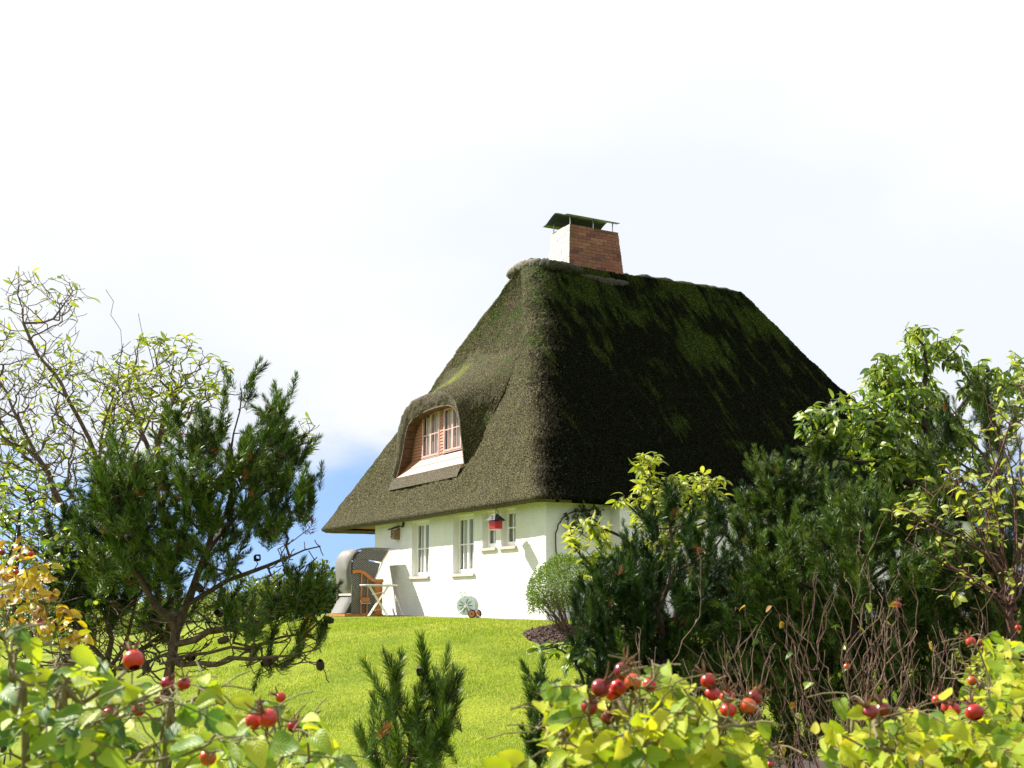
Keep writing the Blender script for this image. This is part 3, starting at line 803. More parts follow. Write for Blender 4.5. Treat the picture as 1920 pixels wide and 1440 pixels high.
nc = 17; ch = (CHT - CHB) / nc
for r in range(nc):
    z = CHB + (r + .5) * ch; hb, ha = half(z); off = .5 if r % 2 else 0.0
    for (ax, n, s, fixed, tot) in (('b', 6, -1, ha, hb), ('b', 6, 1, ha, hb), ('a', 4, -1, hb, ha), ('a', 4, 1, hb, ha)):
        if s == 1 and r % 2: pass
        step = 2 * tot / n
        for q in range(n + (1 if off else 0)):
            p0 = -tot + (q - off) * step; p1 = p0 + step; p0 = max(p0, -tot); p1 = min(p1, tot)
            if p1 - p0 < .03 or ((ax, s) in (('b', 1), ('a', 1)) and r < 6): continue
            l = p1 - p0 - .012; c = (p0 + p1) / 2; dp = random.uniform(-.004, .006)
            pale = ax == 'a' and s == -1
            o = link('brick', brick_mesh(round(l, 2), .08, ch - .013, 'brick_pale' if pale else 'brick'), stack)
            if ax == 'b': o.location = (c, s * (fixed - .037 + dp), z)
            else: o.location = (s * (fixed - .037 + dp), c, z); o.rotation_euler = (0, 0, pi / 2)
for (x, y) in ((-.72, -.42), (0, -.42), (.62, -.42), (-.72, .42), (0, .42), (.62, .42)):
    MB().tube([(x, y, CHT - .03), (x, y, CHT + .27)], .016, 8).build('post', 'steel', chim)
m = MB(); prof = []
for k in range(25):
    s = -1 + 2 * k / 24; y = s * .63; zz = CHT + .41 - .27 * abs(s) ** 1.3 + .07 * max(0, abs(s) - .72) / .28
    prof.append((y, zz))
outl = prof + [(y, zz - .012) for (y, zz) in reversed(prof)]
m.prism(outl, 'x', -.93, .72)
m.build('cap', 'copper', chim, smooth=False)
m = MB(); m.box(-.55, .5, -.30, .30, CHT - .02, CHT + .03); m.build('flue_top', 'dark_room', chim)
roll([(3.55, 4.98, 8.60), (3.9, 4.80, 8.60), (4.6, 4.76, 8.56), (5.3, 4.80, 8.58), (5.6, 5.05, 8.66)], .10, 'thatch_collar', 'sod', roof, seed=14, amp=.02)

# ------------------------------------------------------------------ things by the house
def house_thing(name, label, cat, a, b, z=0.0, rz=0.0, group=None):
    return thing(name, label, cat, hw(a, b, z), TH + rz, group)

# beach chair: back to the sun, side towards the viewer        (local x away from the back, y across, z up)
bc = house_thing('beach_chair', 'grey wicker hooded beach chair with orange wooden trim against the white wall', 'beach chair', 7.2, -1.28, .03)
W = 1.02
def sheet(name, prof, y0, y1, mat, parent, th=.03, ny=2, label=None):
    """a bent panel: profile in (x, z), swept across y, with a thickness and a woven uv"""
    prof = smooth_curve(prof, 6); tgp = np.gradient(prof, axis=0); tgp /= np.linalg.norm(tgp, axis=1, keepdims=True); nn = np.stack([-tgp[:, 1], tgp[:, 0]], 1)
    ln = np.concatenate([[0], np.cumsum(np.linalg.norm(np.diff(prof, axis=0), axis=1))])
    loop = np.concatenate([prof + nn * th / 2, (prof - nn * th / 2)[::-1]]); ll = np.concatenate([ln, ln[::-1]])
    n = len(loop); V = []; UV = []
    for y in (y0, y1):
        for (x, zz), l in zip(loop, ll): V.append((x, y, zz)); UV.append((y, l))
    F = [(j, (j + 1) % n, n + (j + 1) % n, n + j) for j in range(n)]
    h = n // 2
    F += [(j, j + 1, n - 2 - j, n - 1 - j) for j in range(h - 1)] + [(n + j + 1, n + j, n + n - 1 - j, n + n - 2 - j) for j in range(h - 1)]
    o = link(name, mesh_np(name, np.array(V), np.array(F), mat, False, np.array(UV)), parent)
    bm = bmesh.new(); bm.from_mesh(o.data); bmesh.ops.recalc_face_normals(bm, faces=bm.faces); bm.to_mesh(o.data); bm.free()
    if label: o['label'] = label
    return o
def panel(name, outl, y0, y1, mat, parent):
    """flat woven side cut to an outline in (x, z)"""
    n = len(outl); V = [(x, y0, zz) for x, zz in outl] + [(x, y1, zz) for x, zz in outl]
    me = bpy.data.meshes.new(name); me.from_pydata(V, [], [tuple(range(n)), tuple(reversed(range(n, 2 * n)))] + [((j + 1) % n, j, n + j, n + (j + 1) % n) for j in range(n)])
    l = me.uv_layers.new(name='UVMap')
    for lp in me.loops:
        v = me.vertices[lp.vertex_index].co; l.data[lp.index].uv = (v.x, v.z)
    bm = bmesh.new(); bm.from_mesh(me); bmesh.ops.recalc_face_normals(bm, faces=bm.faces); bm.to_mesh(me); bm.free()
    me.materials.append(MATS[mat]); return link(name, me, parent)
sheet('hood', [(.16, .50), (.06, .66), (.01, .90), (-.02, 1.15), (.02, 1.38), (.13, 1.53), (.30, 1.60), (.6, 1.62), (1.02, 1.61)], 0, W, 'wicker', bc)
sheet('foot_panel', [(-.12, 0.02), (.0, .24), (.11, .46)], 0.02, W - .02, 'wicker', bc, .03)
for y0, y1 in ((0.0, .03), (W - .03, W)):
    panel('hood_side', [(.10, 1.30), (.14, 1.46), (.30, 1.57), (.98, 1.575), (.80, 1.28), (.30, 1.36)], y0 + .003, y1 - .003, 'wicker', bc)
    panel('side_panel', [(.03, .03), (.72, .03), (.60, .72), (.76, 1.25), (.30, 1.335), (.06, 1.34), (.02, .95)], y0 + .004, y1 - .004, 'wicker', bc)
for (n, p0, p1) in (('rim', (.80, 1.27), (1.0, 1.60)), ('stay', (.62, .84), (.82, 1.27))):
    for y in (.0, W):
        MB().tube([(p0[0], y, p0[1]), (p1[0], y, p1[1])], .018, 8).build(n, 'white_metal' if n == 'stay' else 'rope', bc)
m = MB(); m.box(.12, .62, .05, W - .05, .36, .46); m.build('seat', 'wicker', bc)
arm = smooth_curve([(.03, 1.02), (.16, 1.05), (.30, 1.02), (.45, .92), (.58, .83), (.84, .83)], 6)
tgp = np.gradient(arm, axis=0); tgp /= np.linalg.norm(tgp, axis=1, keepdims=True); nn = np.stack([-tgp[:, 1], tgp[:, 0]], 1)
for y in (-.05, W + .01):
    m = MB(); m.prism([tuple(q) for q in (arm + nn * .042)] + [tuple(q) for q in (arm - nn * .042)[::-1]], 'y', y, y + .045); m.build('armrest', 'orange_wood', bc, bevel=.006)
m = MB()
n = 14; ol = [(.73 + .125 * cos(2 * pi * k / n), .06 + .09 * sin(2 * pi * k / n)) for k in range(n)]
m.prism(ol, 'z', .0, .80); m.build('front_post', 'orange_wood', bc, bevel=.004)
for x in (.27, .43):
    MB().box(x - .018, x + .018, -.035, -.004, .02, .98).build('rail', 'orange_wood', bc, bevel=.004)
MB().box(.25, .45, -.13, -.036, .30, .42).build('fold_out_shelf', 'orange_wood', bc, bevel=.008)
MB().tube([(.235, -.05, .36), (.235, -.14, .28), (.465, -.14, .28), (.465, -.05, .36)], .008, 6).build('shelf_bracket', 'white_metal', bc)
m = MB(); m.box(-.14, .86, -.01, W + .01, -.03, .022); m.build('base_frame', 'orange_wood', bc)
MB().box(.05, .12, .06, W - .06, .46, .51).build('rope_trim', 'rope', bc, bevel=.01)

# folding table
tb = house_thing('folding_table', 'small white folding table with crossed legs beside the beach chair', 'table', 6.1, -1.0, .02)
m = MB(); n = 28; m.prism([(.46 * cos(2 * pi * k / n), .40 * sin(2 * pi * k / n)) for k in range(n)], 'z', .705, .728); m.build('table_top', 'window_paint', tb, bevel=.004)
m = MB(); m.tube([(.44 * cos(2 * pi * k / n), .38 * sin(2 * pi * k / n), .695) for k in range(n)], .009, 6, closed=True); m.build('rim', 'grey_plastic', tb)
for (x0, x1, y) in ((-.34, .14, -.2), (.14, -.34, -.2), (-.14, .34, .2), (.34, -.14, .2)):
    MB().tube([(x0, y, 0.0), (x1, y, .695)], .011, 6).build('leg', 'white_metal', tb)
for z in (.12, .5):
    MB().tube([(-.25, -.2, z), (0, -.24, z + .05), (.25, .2, z)], .008, 6).build('brace', 'grey_plastic' if z < .2 else 'white_metal', tb)

# hose cart
hc = house_thing('hose_cart', 'pale garden hose cart with one rust-coloured wheel against the white wall', 'hose cart', 2.3, -.55, .02, radians(48))
hc.scale = (.86, .86, .86)
def ring_pts(r, n, x, cy, cz): return [(x, cy + r * cos(2 * pi * k / n), cz + r * sin(2 * pi * k / n)) for k in range(n)]
for x in (-.20, .12):
    m = MB(); n = 28
    for k in range(n):
        m.v += [(x, .22 * cos(2 * pi * k / n), .30 + .22 * sin(2 * pi * k / n)), (x + .012, .22 * cos(2 * pi * k / n), .30 + .22 * sin(2 * pi * k / n))]
    m.f = [tuple(range(0, 2 * n, 2)), tuple(range(2 * n - 1, 0, -2))] + [(2 * k, (2 * k + 2) % (2 * n), (2 * k + 3) % (2 * n), 2 * k + 1) for k in range(n)]
    disc = m.build('reel_disc', 'pale_plastic', hc)
    for k in range(10):
        a = 2 * pi * k / 10; MB().tube([(x - .008, .06 * cos(a), .30 + .06 * sin(a)), (x - .008, .17 * cos(a), .30 + .17 * sin(a))], .008, 5).build('spoke_slot', 'hose', disc)
    MB().tube(ring_pts(.225, 28, x + .006, 0, .30), .012, 6, closed=True).build('rim', 'white_metal', disc)
MB().tube([(-.19, 0, .30), (.12, 0, .30)], .13, 18).build('hose_coil', 'hose', hc)
for x in (-.25, .18):
    MB().tube([(x, -.27, .015), (x, -.20, .06), (x, -.03, .30), (x, .12, .60), (x, .14, .62)], .014, 8).build('frame_tube', 'white_metal', hc)
    MB().tube([(x, -.03, .30), (x, .20, .06)], .014, 8).build('frame_strut', 'white_metal', hc)
MB().tube([(-.25, .14, .62), (.18, .14, .62)], .016, 8).build('handle', 'white_metal', hc)
MB().tube([(-.3, -.18, .105), (.24, -.18, .105)], .01, 6).build('axle', 'steel', hc)
for x in (-.32, .20):
    wh = MB().tube([(x, -.18, .105), (x + .055, -.18, .105)], .075, 20).build('wheel', 'rim_orange', hc)
    MB().tube(ring_pts(.083, 24, x + .028, -.18, .105), .023, 8, closed=True).build('tyre', 'rubber', wh)
    MB().tube([(x - .015, -.18, .105), (x + .07, -.18, .105)], .018, 10).build('hub', 'rubber', wh)

# nest box, hanging feeder, small wall lamp
nb = house_thing('nest_box', 'small brown wooden nest box fixed to the white wall', 'nest box', 7.3, 0, 1.86)
MB().box(-.175, -.011, -.10, .10, .02, .26).build('body', 'box_wood', nb, bevel=.006)
m = MB(); m.prism([(-.24, .25), (-.011, .33), (-.011, .36), (-.24, .285)], 'y', -.14, .14); m.build('lid', 'box_roof', nb)
MB().tube([(-.19, -.0, .15), (-.172, 0, .15)], .024, 12).build('entrance_hole', 'dark_room', nb)
MB().tube([(-.23, 0, .09), (-.172, 0, .09)], .008, 6).build('perch', 'box_wood', nb)
fa, fz = wallb(926, 977, -.48)
fd = house_thing('bird_feeder', 'red bird feeder with dark shaggy roof hanging from the thatch', 'bird feeder', fa, -.44, fz - .16, radians(12))
MB().box(-.10, .10, -.10, .10, .0, .16).build('tray', 'red_paint', fd, bevel=.008)
m = MB()
m.v = [(-.15, -.15, .17), (.15, -.15, .17), (.15, .15, .17), (-.15, .15, .17), (-.03, -.03, .31), (.03, -.03, .31), (.03, .03, .31), (-.03, .03, .31)]
m.f = [(3, 2, 1, 0), (4, 5, 6, 7), (0, 1, 5, 4), (1, 2, 6, 5), (2, 3, 7, 6), (3, 0, 4, 7)]
fr_ = m.build('feeder_roof', 'dark_roofing', fd)
for k in range(26):
    a = random.uniform(0, 2 * pi); r = random.uniform(.05, .15); z = .31 - .14 * (r - .03) / .12
    MB().tube([(r * cos(a), r * sin(a), z), ((r + .05) * cos(a), (r + .05) * sin(a), z - .035)], [.012, .004], 4).build('straw', 'dark_roofing', fr_)
top_z = EAVE - fz + .16
MB().tube([(0, 0, .31), (.01, 0, .31 + (top_z - .31) * .6), (0, 0, top_z)], .006, 5).build('hanger', 'black_metal', fd)
MB().tube([(.08, 0, .24), (.07, 0, .36), (0, 0, .44)], .005, 5).build('hanger_loop', 'black_metal', fd)
lp = house_thing('wall_lamp', 'tiny black lamp under the thatch between nest box and window', 'lamp', 6.96, 0, 2.20)
MB().box(-.05, -.010, -.035, .035, .0, .09).build('housing', 'black_metal', lp, bevel=.006)
MB().tube([(-.045, 0, .0), (-.06, 0, -.03)], [.028, .034], 10).build('shade', 'black_metal', lp)

# ------------------------------------------------------------------ growing things
def norm(v): return v / (np.linalg.norm(v, axis=-1, keepdims=True) + 1e-9)
class Plant:
    """a skeleton of nodes; twigs reach from the nearest node to each target"""
    def __init__(s, seed=0):
        s.p = []; s.par = []; s.tips = []; s.rng = np.random.default_rng(seed); s.kink = .06
    def poly(s, pts, attach=True, step=.10, jit=.012):
        pts = [np.array(q, float) for q in pts]
        if s.p and attach:
            d = np.linalg.norm(np.array(s.p) - pts[0], axis=1); par = int(d.argmin())
            pts = [s.p[par]] + pts if d[par] > .01 else [s.p[par]] + pts[1:]
        else:
            s.p.append(pts[0]); s.par.append(-1); par = len(s.p) - 1
        c = smooth_curve(pts, 8)
        acc = 0
        for i in range(1, len(c)):
            acc += np.linalg.norm(c[i] - c[i - 1])
            if acc >= step or i == len(c) - 1:
                s.p.append(c[i] + s.rng.normal(0, jit, 3)); s.par.append(par); par = len(s.p) - 1; acc = 0
        return par
    def reach(s, targets, sag=.10, n=4, jit=.02, under=.7, minlen=.0):
        T = np.array(targets); base = np.array(s.p)
        order = np.argsort([np.linalg.norm(base - t, axis=1).min() for t in T])
        P = np.zeros((len(base) + len(T) * n + 1, 3)); P[:len(base)] = base; cnt = len(base); par = list(s.par)
        for k in order:
            t = T[k]; dv = t - P[:cnt]
            cost = np.linalg.norm(dv, axis=1) + under * np.maximum(0, -dv[:, 2] + .05)
            b = int(cost.argmin()); q = P[b]; ln = np.linalg.norm(t - q)
            c = q + (t - q) * .5 + np.array([0, 0, -sag * ln]) + s.rng.normal(0, s.kink, 3) * ln
            prev = b; path = [q]
            for i in range(1, n + 1):
                u = i / n; x = (1 - u) ** 2 * q + 2 * u * (1 - u) * c + u * u * t
                if i < n: x = x + s.rng.normal(0, jit, 3) * min(1, ln * 3)
                P[cnt] = x; par.append(prev); prev = cnt; cnt += 1; path.append(x)
            s.tips.append((prev, np.array(path)))
        s.p = [P[i] for i in range(cnt)]; s.par = par
    def radii(s, rmin, rmax, power=.5):
        n = len(s.p); cnt = np.zeros(n); ch = np.zeros(n, int)
        for i in range(n):
            if s.par[i] >= 0: ch[s.par[i]] += 1
        for i in range(n - 1, -1, -1):
            if ch[i] == 0: cnt[i] += 1
            if s.par[i] >= 0: cnt[s.par[i]] += cnt[i]
        return np.minimum(rmin * np.maximum(cnt, 1) ** power, rmax)
    def tubes(s, rmin, rmax, power=.5, sides=5):
        P = np.array(s.p); par = np.array(s.par); r = s.radii(rmin, rmax, power)
        idx = np.where(par >= 0)[0]; A = P[par[idx]]; B = P[idx]; ra = np.minimum(r[par[idx]], r[idx] * 1.35); rb = r[idx]
        d = norm(B - A); ref = np.where(np.abs(d[:, 2:3]) > .9, np.array([[1., 0, 0]]), np.array([[0, 0, 1.]])); u = norm(np.cross(d, ref)); w = np.cross(d, u)
        A = A - d * ra[:, None] * .35; B = B + d * rb[:, None] * .35
        an = np.arange(sides) * 2 * pi / sides; ca, sa = np.cos(an), np.sin(an)
        RA = A[:, None] + ra[:, None, None] * (u[:, None] * ca[None, :, None] + w[:, None] * sa[None, :, None])
        RB = B[:, None] + rb[:, None, None] * (u[:, None] * ca[None, :, None] + w[:, None] * sa[None, :, None])
        V = np.concatenate([RA, RB], 1).reshape(-1, 3); m = len(idx); k = np.arange(sides); k2 = (k + 1) % sides
        f = np.stack([k, k2, k2 + sides, k + sides], 1)[None] + (np.arange(m) * 2 * sides)[:, None, None]
        return V, f.reshape(-1, 4)
def basis(y, n):
    """rows of 3x3: columns x, y, z with y the length direction and z near n"""
    y = norm(y); x = norm(np.cross(y, n)); z = np.cross(x, y)
    return np.stack([x, y, z], -1)
def leaf_base(L_=1.0, W_=.5, fold=.25, curl=.2, seg=5, shape='oval', wav=0.0, saw=0.0):
    t = np.linspace(0, 1, seg + 1)
    if shape == 'oval': w = np.sin(pi * t ** .85) ** .75
    elif shape == 'lance': w = np.sin(pi * t ** .7) ** .9
    else: w = np.sin(pi * t ** .62) ** .7
    w = w * (1 + saw * np.where(np.arange(seg + 1) % 2, 1, -1)); w[0] = .04; w[-1] = 0.0
    V = []; UV = []
    for i in range(seg + 1):
        z = -curl * t[i] ** 2 * L_; e = W_ / 2 * w[i]
        for sx in (-1, 0, 1):
            V.append((sx * e, t[i] * L_ * (1 - .25 * curl * t[i]), z + abs(sx) * fold * e + (wav * sin(9 * t[i] + sx) * W_ if sx else 0))); UV.append((sx, t[i]))
    F = []
    for i in range(seg):
        k = 3 * i; F += [(k, k + 1, k + 4, k + 3), (k + 1, k + 2, k + 5, k + 4)]
    return np.array(V), np.array(F), np.array(UV, float)
def merge(base, pos, rot, scale, rnd):
    V0, F0, UV0 = base; n = len(pos); k = len(V0)
    V = np.einsum('nij,kj->nki', rot, V0) * np.asarray(scale).reshape(-1, 1, 1) + pos[:, None, :]
    F = F0[None] + (np.arange(n) * k)[:, None, None]
    return V.reshape(-1, 3), F.reshape(-1, F0.shape[1]), np.tile(UV0, (n, 1)), np.repeat(rnd, k)
def leaves_on(parent, bases, mat, pos, rot, scale, name='leaf', most=290, origin=np.zeros(3)):
    """the leaves that show largest become single objects, the rest one mesh"""
    pos, rot, scale = np.array(pos), np.array(rot), np.array(scale)
    order = np.argsort(np.linalg.norm(pos - np.array([0, 0, EYE]), axis=1)); near, rest = order[:most], order[most:]
    r = np.random.default_rng(len(pos))
    meshes = [mesh_np(name, b[0], b[1], mat, True, b[2], np.zeros(len(b[0]))) for b in bases]
    for i in near:
        k = int(r.integers(len(bases))); o = link(name, meshes[k], parent)
        M = Matrix([[*(rot[i][q] * scale[i]), pos[i][q] - origin[q]] for q in range(3)] + [[0, 0, 0, 1]])
        o.matrix_local = M
    if len(rest):
        VV, FF, UU, RR = [], [], [], []; off = 0; pick = r.integers(len(bases), size=len(rest))
        for k, b in enumerate(bases):
            q = rest[pick == k]
            if not len(q): continue
            v, f, u, rn = merge(b, pos[q] - origin, rot[q], scale[q], r.random(len(q)))
            VV.append(v); FF.append(f + off); UU.append(u); RR.append(rn); off += len(v)
        o = link('foliage', mesh_np('foliage', np.concatenate(VV), np.concatenate(FF), mat, True, np.concatenate(UU), np.concatenate(RR)), parent); o['kind'] = 'stuff'
def in_regions(regs, n, rng):
    """regs: (px, py, rx, ry, depth0, depth1, weight)"""
    w = np.array([r[6] * r[2] * r[3] for r in regs]); pick = rng.choice(len(regs), n, p=w / w.sum()); out = []
    for k in pick:
        x, y, rx, ry, d0, d1, _ = regs[k]
        a = rng.uniform(0, 2 * pi); q = sqrt(rng.uniform(0, 1)); out.append(at(x + rx * q * cos(a), y + ry * q * sin(a), rng.uniform(d0, d1)))
    return np.array(out)
def on_ground(px, d):
    q = at(px, 1124, d); q[2] = ground_z(q[0], q[1]) - .05; return q
UPV = np.array([0, 0, 1.0])
def wood(name, plant, mat, parent, origin, rmin, rmax, power=.5, sides=5):
    V, F = plant.tubes(rmin, rmax, power, sides)
    return link(name, mesh_np(name, V - origin, F, mat, True), parent)

# ---- pine shoots
def shoot(seed, L_=.20, n=150, nl=.062, spread=(22, 62), w=.0034, bare=.0):
    r = np.random.default_rng(seed)
    s = r.uniform(bare, 1, n) ** .8; az = r.uniform(0, 2 * pi, n); ph = np.radians(r.uniform(*spread, n)) * (1.08 - .55 * s ** 3)
    o = np.stack([np.zeros(n), s * L_, np.zeros(n)], 1)
    d = np.stack([np.sin(ph) * np.cos(az), np.cos(ph), np.sin(ph) * np.sin(az)], 1); ln = nl * r.uniform(.75, 1.1, n) * (1 - .25 * s ** 4)
    side = norm(np.cross(d, r.normal(size=(n, 3)))); bend = norm(np.cross(d, side))
    mid = o + d * (ln * .55)[:, None]; tip = o + d * ln[:, None] + np.array([0, .006, 0]) + bend * (ln * .06)[:, None]
    V = np.stack([o - side * w * .4, o + side * w * .4, mid + side * w * .5, mid - side * w * .5, tip], 1).reshape(-1, 3)
    k = np.arange(n) * 5
    F = np.concatenate([np.stack([k, k + 1, k + 2], 1), np.stack([k, k + 2, k + 3], 1), np.stack([k + 3, k + 2, k + 4], 1)])
    return V, F, np.zeros((len(V), 2))
def tufts(name, parent, mat, pos, rot, scale, origin, variants, rng):
    pos, rot, scale = np.array(pos), np.array(rot), np.array(scale)
    pick = rng.integers(len(variants), size=len(pos)); VV, FF, RR = [], [], []; off = 0
    for k, b in enumerate(variants):
        q = np.where(pick == k)[0]
        if not len(q): continue
        v, f, _, _ = merge(b, pos[q] - origin, rot[q], scale[q], np.zeros(len(q)))
        nn_ = len(b[0]) // 5
        rn = np.clip(rng.random(len(q))[:, None] * .55 + rng.random((len(q), nn_)) * .44, 0, .999)
        VV.append(v); FF.append(f + off); RR.append(np.repeat(rn.ravel(), 5)); off += len(v)
    o = link(name, mesh_np(name, np.concatenate(VV), np.concatenate(FF), mat, False, None, np.concatenate(RR)), parent); o['kind'] = 'stuff'
    return o
SHOOTS = [shoot(k, .17 + .02 * k, 135 + 8 * k) for k in range(5)]
SHOOTS_BIG = [shoot(20 + k, .26 + .02 * k, 230, .066, (20, 58), .0026) for k in range(4)]
SHOOTS_DEAD = [shoot(40 + k, .08, 40, .05, (30, 70), .003) for k in range(2)]
def pine(name, label, root, stems, regs, n, seed, rmax=.055, lean=.35, up=.9, variants=None, size=(.75, 1.15), cones=0, dead=0, bark='bark_pine', inner=1, group=None, bare=None):
    rng = np.random.default_rng(seed); t = thing(name, label, 'pine tree', root, 0, group)
    pl = Plant(seed); pl.poly([root, *stems[0]], False)
    for s in stems[1:]: pl.poly(s)
    T = in_regions(regs, n, rng); pl.reach(T, sag=.12, jit=.02)
    nt_ = len(pl.tips)
    if bare: pl.reach(in_regions(bare[0], bare[1], rng), sag=.12, jit=.006, n=4)
    wood('trunk', pl, bark, t, root, .0030, rmax, .46)
    cen = T.mean(0); pos, rot, sc = [], [], []
    for (i, path) in pl.tips[:nt_]:
        d = norm(path[-1] - path[-2]); out = norm((path[-1] - cen) * np.array([1, 1, .3]))
        k = 1 + int(rng.integers(1, 3))
        for j in range(k):                                     # a whorl: one leader and a couple of side shoots
            ax = norm(UPV * up + d * lean + out * .35 + rng.normal(0, .28 if j == 0 else .6, 3))
            pos.append(path[-1] - ax * (.16 if variants is SHOOTS_BIG else .11)); rot.append(basis(ax, rng.normal(size=3))); sc.append(rng.uniform(*size) * (1 if j == 0 else .8))
        if inner and len(path) > 2:
            for _ in range(inner):
                q = path[-2] + rng.normal(0, .03, 3); ax = norm(UPV * up * .6 + d * .6 + rng.normal(0, .5, 3)); pos.append(q); rot.append(basis(ax, rng.normal(size=3))); sc.append(rng.uniform(*size) * .8)
    tufts('needles', t, 'needle', pos, rot, sc, root, variants or SHOOTS, rng)
    if dead:
        k = rng.choice(len(pos), dead); tufts('dead_needles', t, 'needle_dead', np.array(pos)[k] + rng.normal(0, .04, (dead, 3)) - np.array([0, .05, 0]), np.array(rot)[k], np.array(sc)[k], root, SHOOTS_DEAD, rng)
    for c in range(cones):
        i, path = pl.tips[int(rng.integers(len(pl.tips)))]
        link('cone', CONE, t, path[-2] - root + rng.normal(0, .015, 3), Euler(rng.uniform(0, 6, 3)))
    return t
def cone_mesh():
    m = MB(); prev = None; n = 8; k = 0
    V = []; F = []
    for r in range(7):
        z = -.028 + r * .0095; rad = .021 * sqrt(max(.05, 1 - ((r - 2.4) / 4.6) ** 2))
        for j in range(n):
            a = 2 * pi * (j + .5 * (r % 2)) / n; V.append((rad * cos(a) * (1.15 if (j + r) % 2 else .9), rad * sin(a) * (1.15 if (j + r) % 2 else .9), z))
    for r in range(6):
        for j in range(n): F.append((r * n + j, r * n + (j + 1) % n, (r + 1) * n + (j + 1) % n, (r + 1) * n + j))
    return mesh_np('cone', np.array(V), np.array(F), 'cone', False)
CONE = cone_mesh()

def shrub(name, label, cat, root, stems, regs, n, seed, bases, leaf_mat, bark, per=(4, 8), size=(.07, .10), rmin=.003, rmax=.03, keep=1.0, droop=.4, along=.75, most=290, power=.48, sag=.06, face=.35, extra_roots=(), group=None, wood_name='trunk', under=.7, lush=None):
    rng = np.random.default_rng(seed); t = thing(name, label, cat, root, 0, group)
    pl = Plant(seed); pl.poly([root, *stems[0]], False)
    for s in stems[1:]: pl.poly(s)
    for s in extra_roots: pl.poly(s, False)
    T = in_regions(regs, n, rng); pl.reach(T, sag=sag, jit=.005, under=under, n=4)
    wood(wood_name, pl, bark, t, root, rmin, rmax, power)
    pos, rot, sc = [], [], []
    for (i, path) in pl.tips:
        tip = path[-1]
        kp = keep if lush is None else (keep + (lush[1] if any(np.linalg.norm(tip - c) < r_ for c, r_ in lush[0]) else 0))
        if rng.random() > kp: continue
        d = norm(path[-1] - path[-2]); ln = np.linalg.norm(path[-1] - path[0]); k = int(rng.integers(*per))
        for j in range(k):
            u = 1 - along * j / k * min(1.0, .35 / max(ln, .05)); q = (len(path) - 1) * u; a = int(min(q, len(path) - 2)); p = path[a] + (path[a + 1] - path[a]) * (q - a)
            az = rng.uniform(0, 2 * pi); side = norm(np.array([cos(az), sin(az), rng.uniform(-.3, .4)]))
            y = norm(d * (.9 if j == 0 else .45) + side * .8 - UPV * droop * rng.uniform(.2, 1.4))
            nrm_ = UPV + np.array([-.1, -face, 0]) + rng.normal(0, .45, 3)
            pos.append(p); rot.append(basis(y, nrm_)); sc.append(rng.uniform(*size))
    if pos: leaves_on(t, bases, leaf_mat, pos, rot, sc, most=most, origin=root)
    return t

OVAL = [leaf_base(1, .48, .22, .15 + .12 * k, 5, 'oval', .02) for k in range(4)]
OVAL2 = [leaf_base(1, .38, .25, .2 + .15 * k, 5, 'oval', .02) for k in range(4)]
LANCE = [leaf_base(1, .34, .3, .12 + .16 * k, 5, 'lance', .015) for k in range(4)]
ROUND = [leaf_base(1, .64, .28 + .07 * k, -.05 + .16 * k, 12, 'round', .03, .055) for k in range(5)]

# ---- lawn blades
def grass_patch():
    rng = np.random.default_rng(3); n = 300000
    y = rng.uniform(11.5, 27, n); x = rng.uniform(-9, 4.5, n)
    px = CX + FPX * x / (y * cos(PITCH)); ok = (px > 330) & (px < 1290)
    q = (x - C0[0]) * BX[0] + (y - C0[1]) * BX[1]; w = (x - C0[0]) * AX[0] + (y - C0[1]) * AX[1]
    ok &= ~((q > -.5) & (w > -.8))
    mx_, my_ = at(1075, 1188, 19.6)[:2]; ok &= (((x - mx_) / .85) ** 2 + ((y - my_) / 1.1) ** 2) > 1
    x, y = x[ok], y[ok]; n = len(x); z = ground_z(x, y) - .003
    h = rng.uniform(.018, .042, n) * (1 + .35 * np.sin(x * 2.3) * np.cos(y * 1.7)); wd = rng.uniform(.003, .0065, n); az = rng.uniform(0, 2 * pi, n); ln = rng.uniform(.1, .9, n) * h
    B = np.stack([x, y, z], 1); s = np.stack([np.cos(az), np.sin(az), np.zeros(n)], 1); le = rng.uniform(0, 2 * pi, n)
    tip = B + np.stack([np.cos(le) * ln, np.sin(le) * ln, h], 1)
    V = np.stack([B - s * wd[:, None], B + s * wd[:, None], tip], 1).reshape(-1, 3); F = np.arange(3 * n).reshape(-1, 3)
    tone = np.clip(.5 + .26 * wave_noise(B, [(.35, .7), (1.6, .5), (5.0, .5)], 21) + rng.normal(0, .2, n), 0, .999)
    o = link('grass', mesh_np('grass', V, F, 'grass_blade', False, None, np.repeat(tone, 3))); tag(o, 'short bright green mown lawn in front of the house', 'lawn', kind='stuff')
grass_patch()

def soil():
    n1, n2 = 70, 90; u = np.linspace(0, 1, n1); y = np.linspace(1.0, 12.5, n2); V = []
    for q in y:
        x0 = (1035 - CX) / FPX * q * .98 + .25 + .12 * sin(q * 2.1) + .07 * sin(q * 5.3) - .02 * max(0, 5 - q); x = x0 + u * (9.0 - x0); V.append(np.stack([x, np.full(n1, q), ground_z(x, np.full(n1, q)) + .008 + RNG.uniform(0, .012, n1)], 1))
    V = np.concatenate(V); i = np.arange(n2 - 1)[:, None] * n1 + np.arange(n1 - 1)[None]; F = np.stack([i, i + 1, i + 1 + n1, i + n1], -1).reshape(-1, 4)
    o = link('soil', mesh_np('soil', V, F, 'mulch_soil', True)); o['kind'] = 'structure'; o['label'] = 'bare dark soil under the pines and roses'
soil()

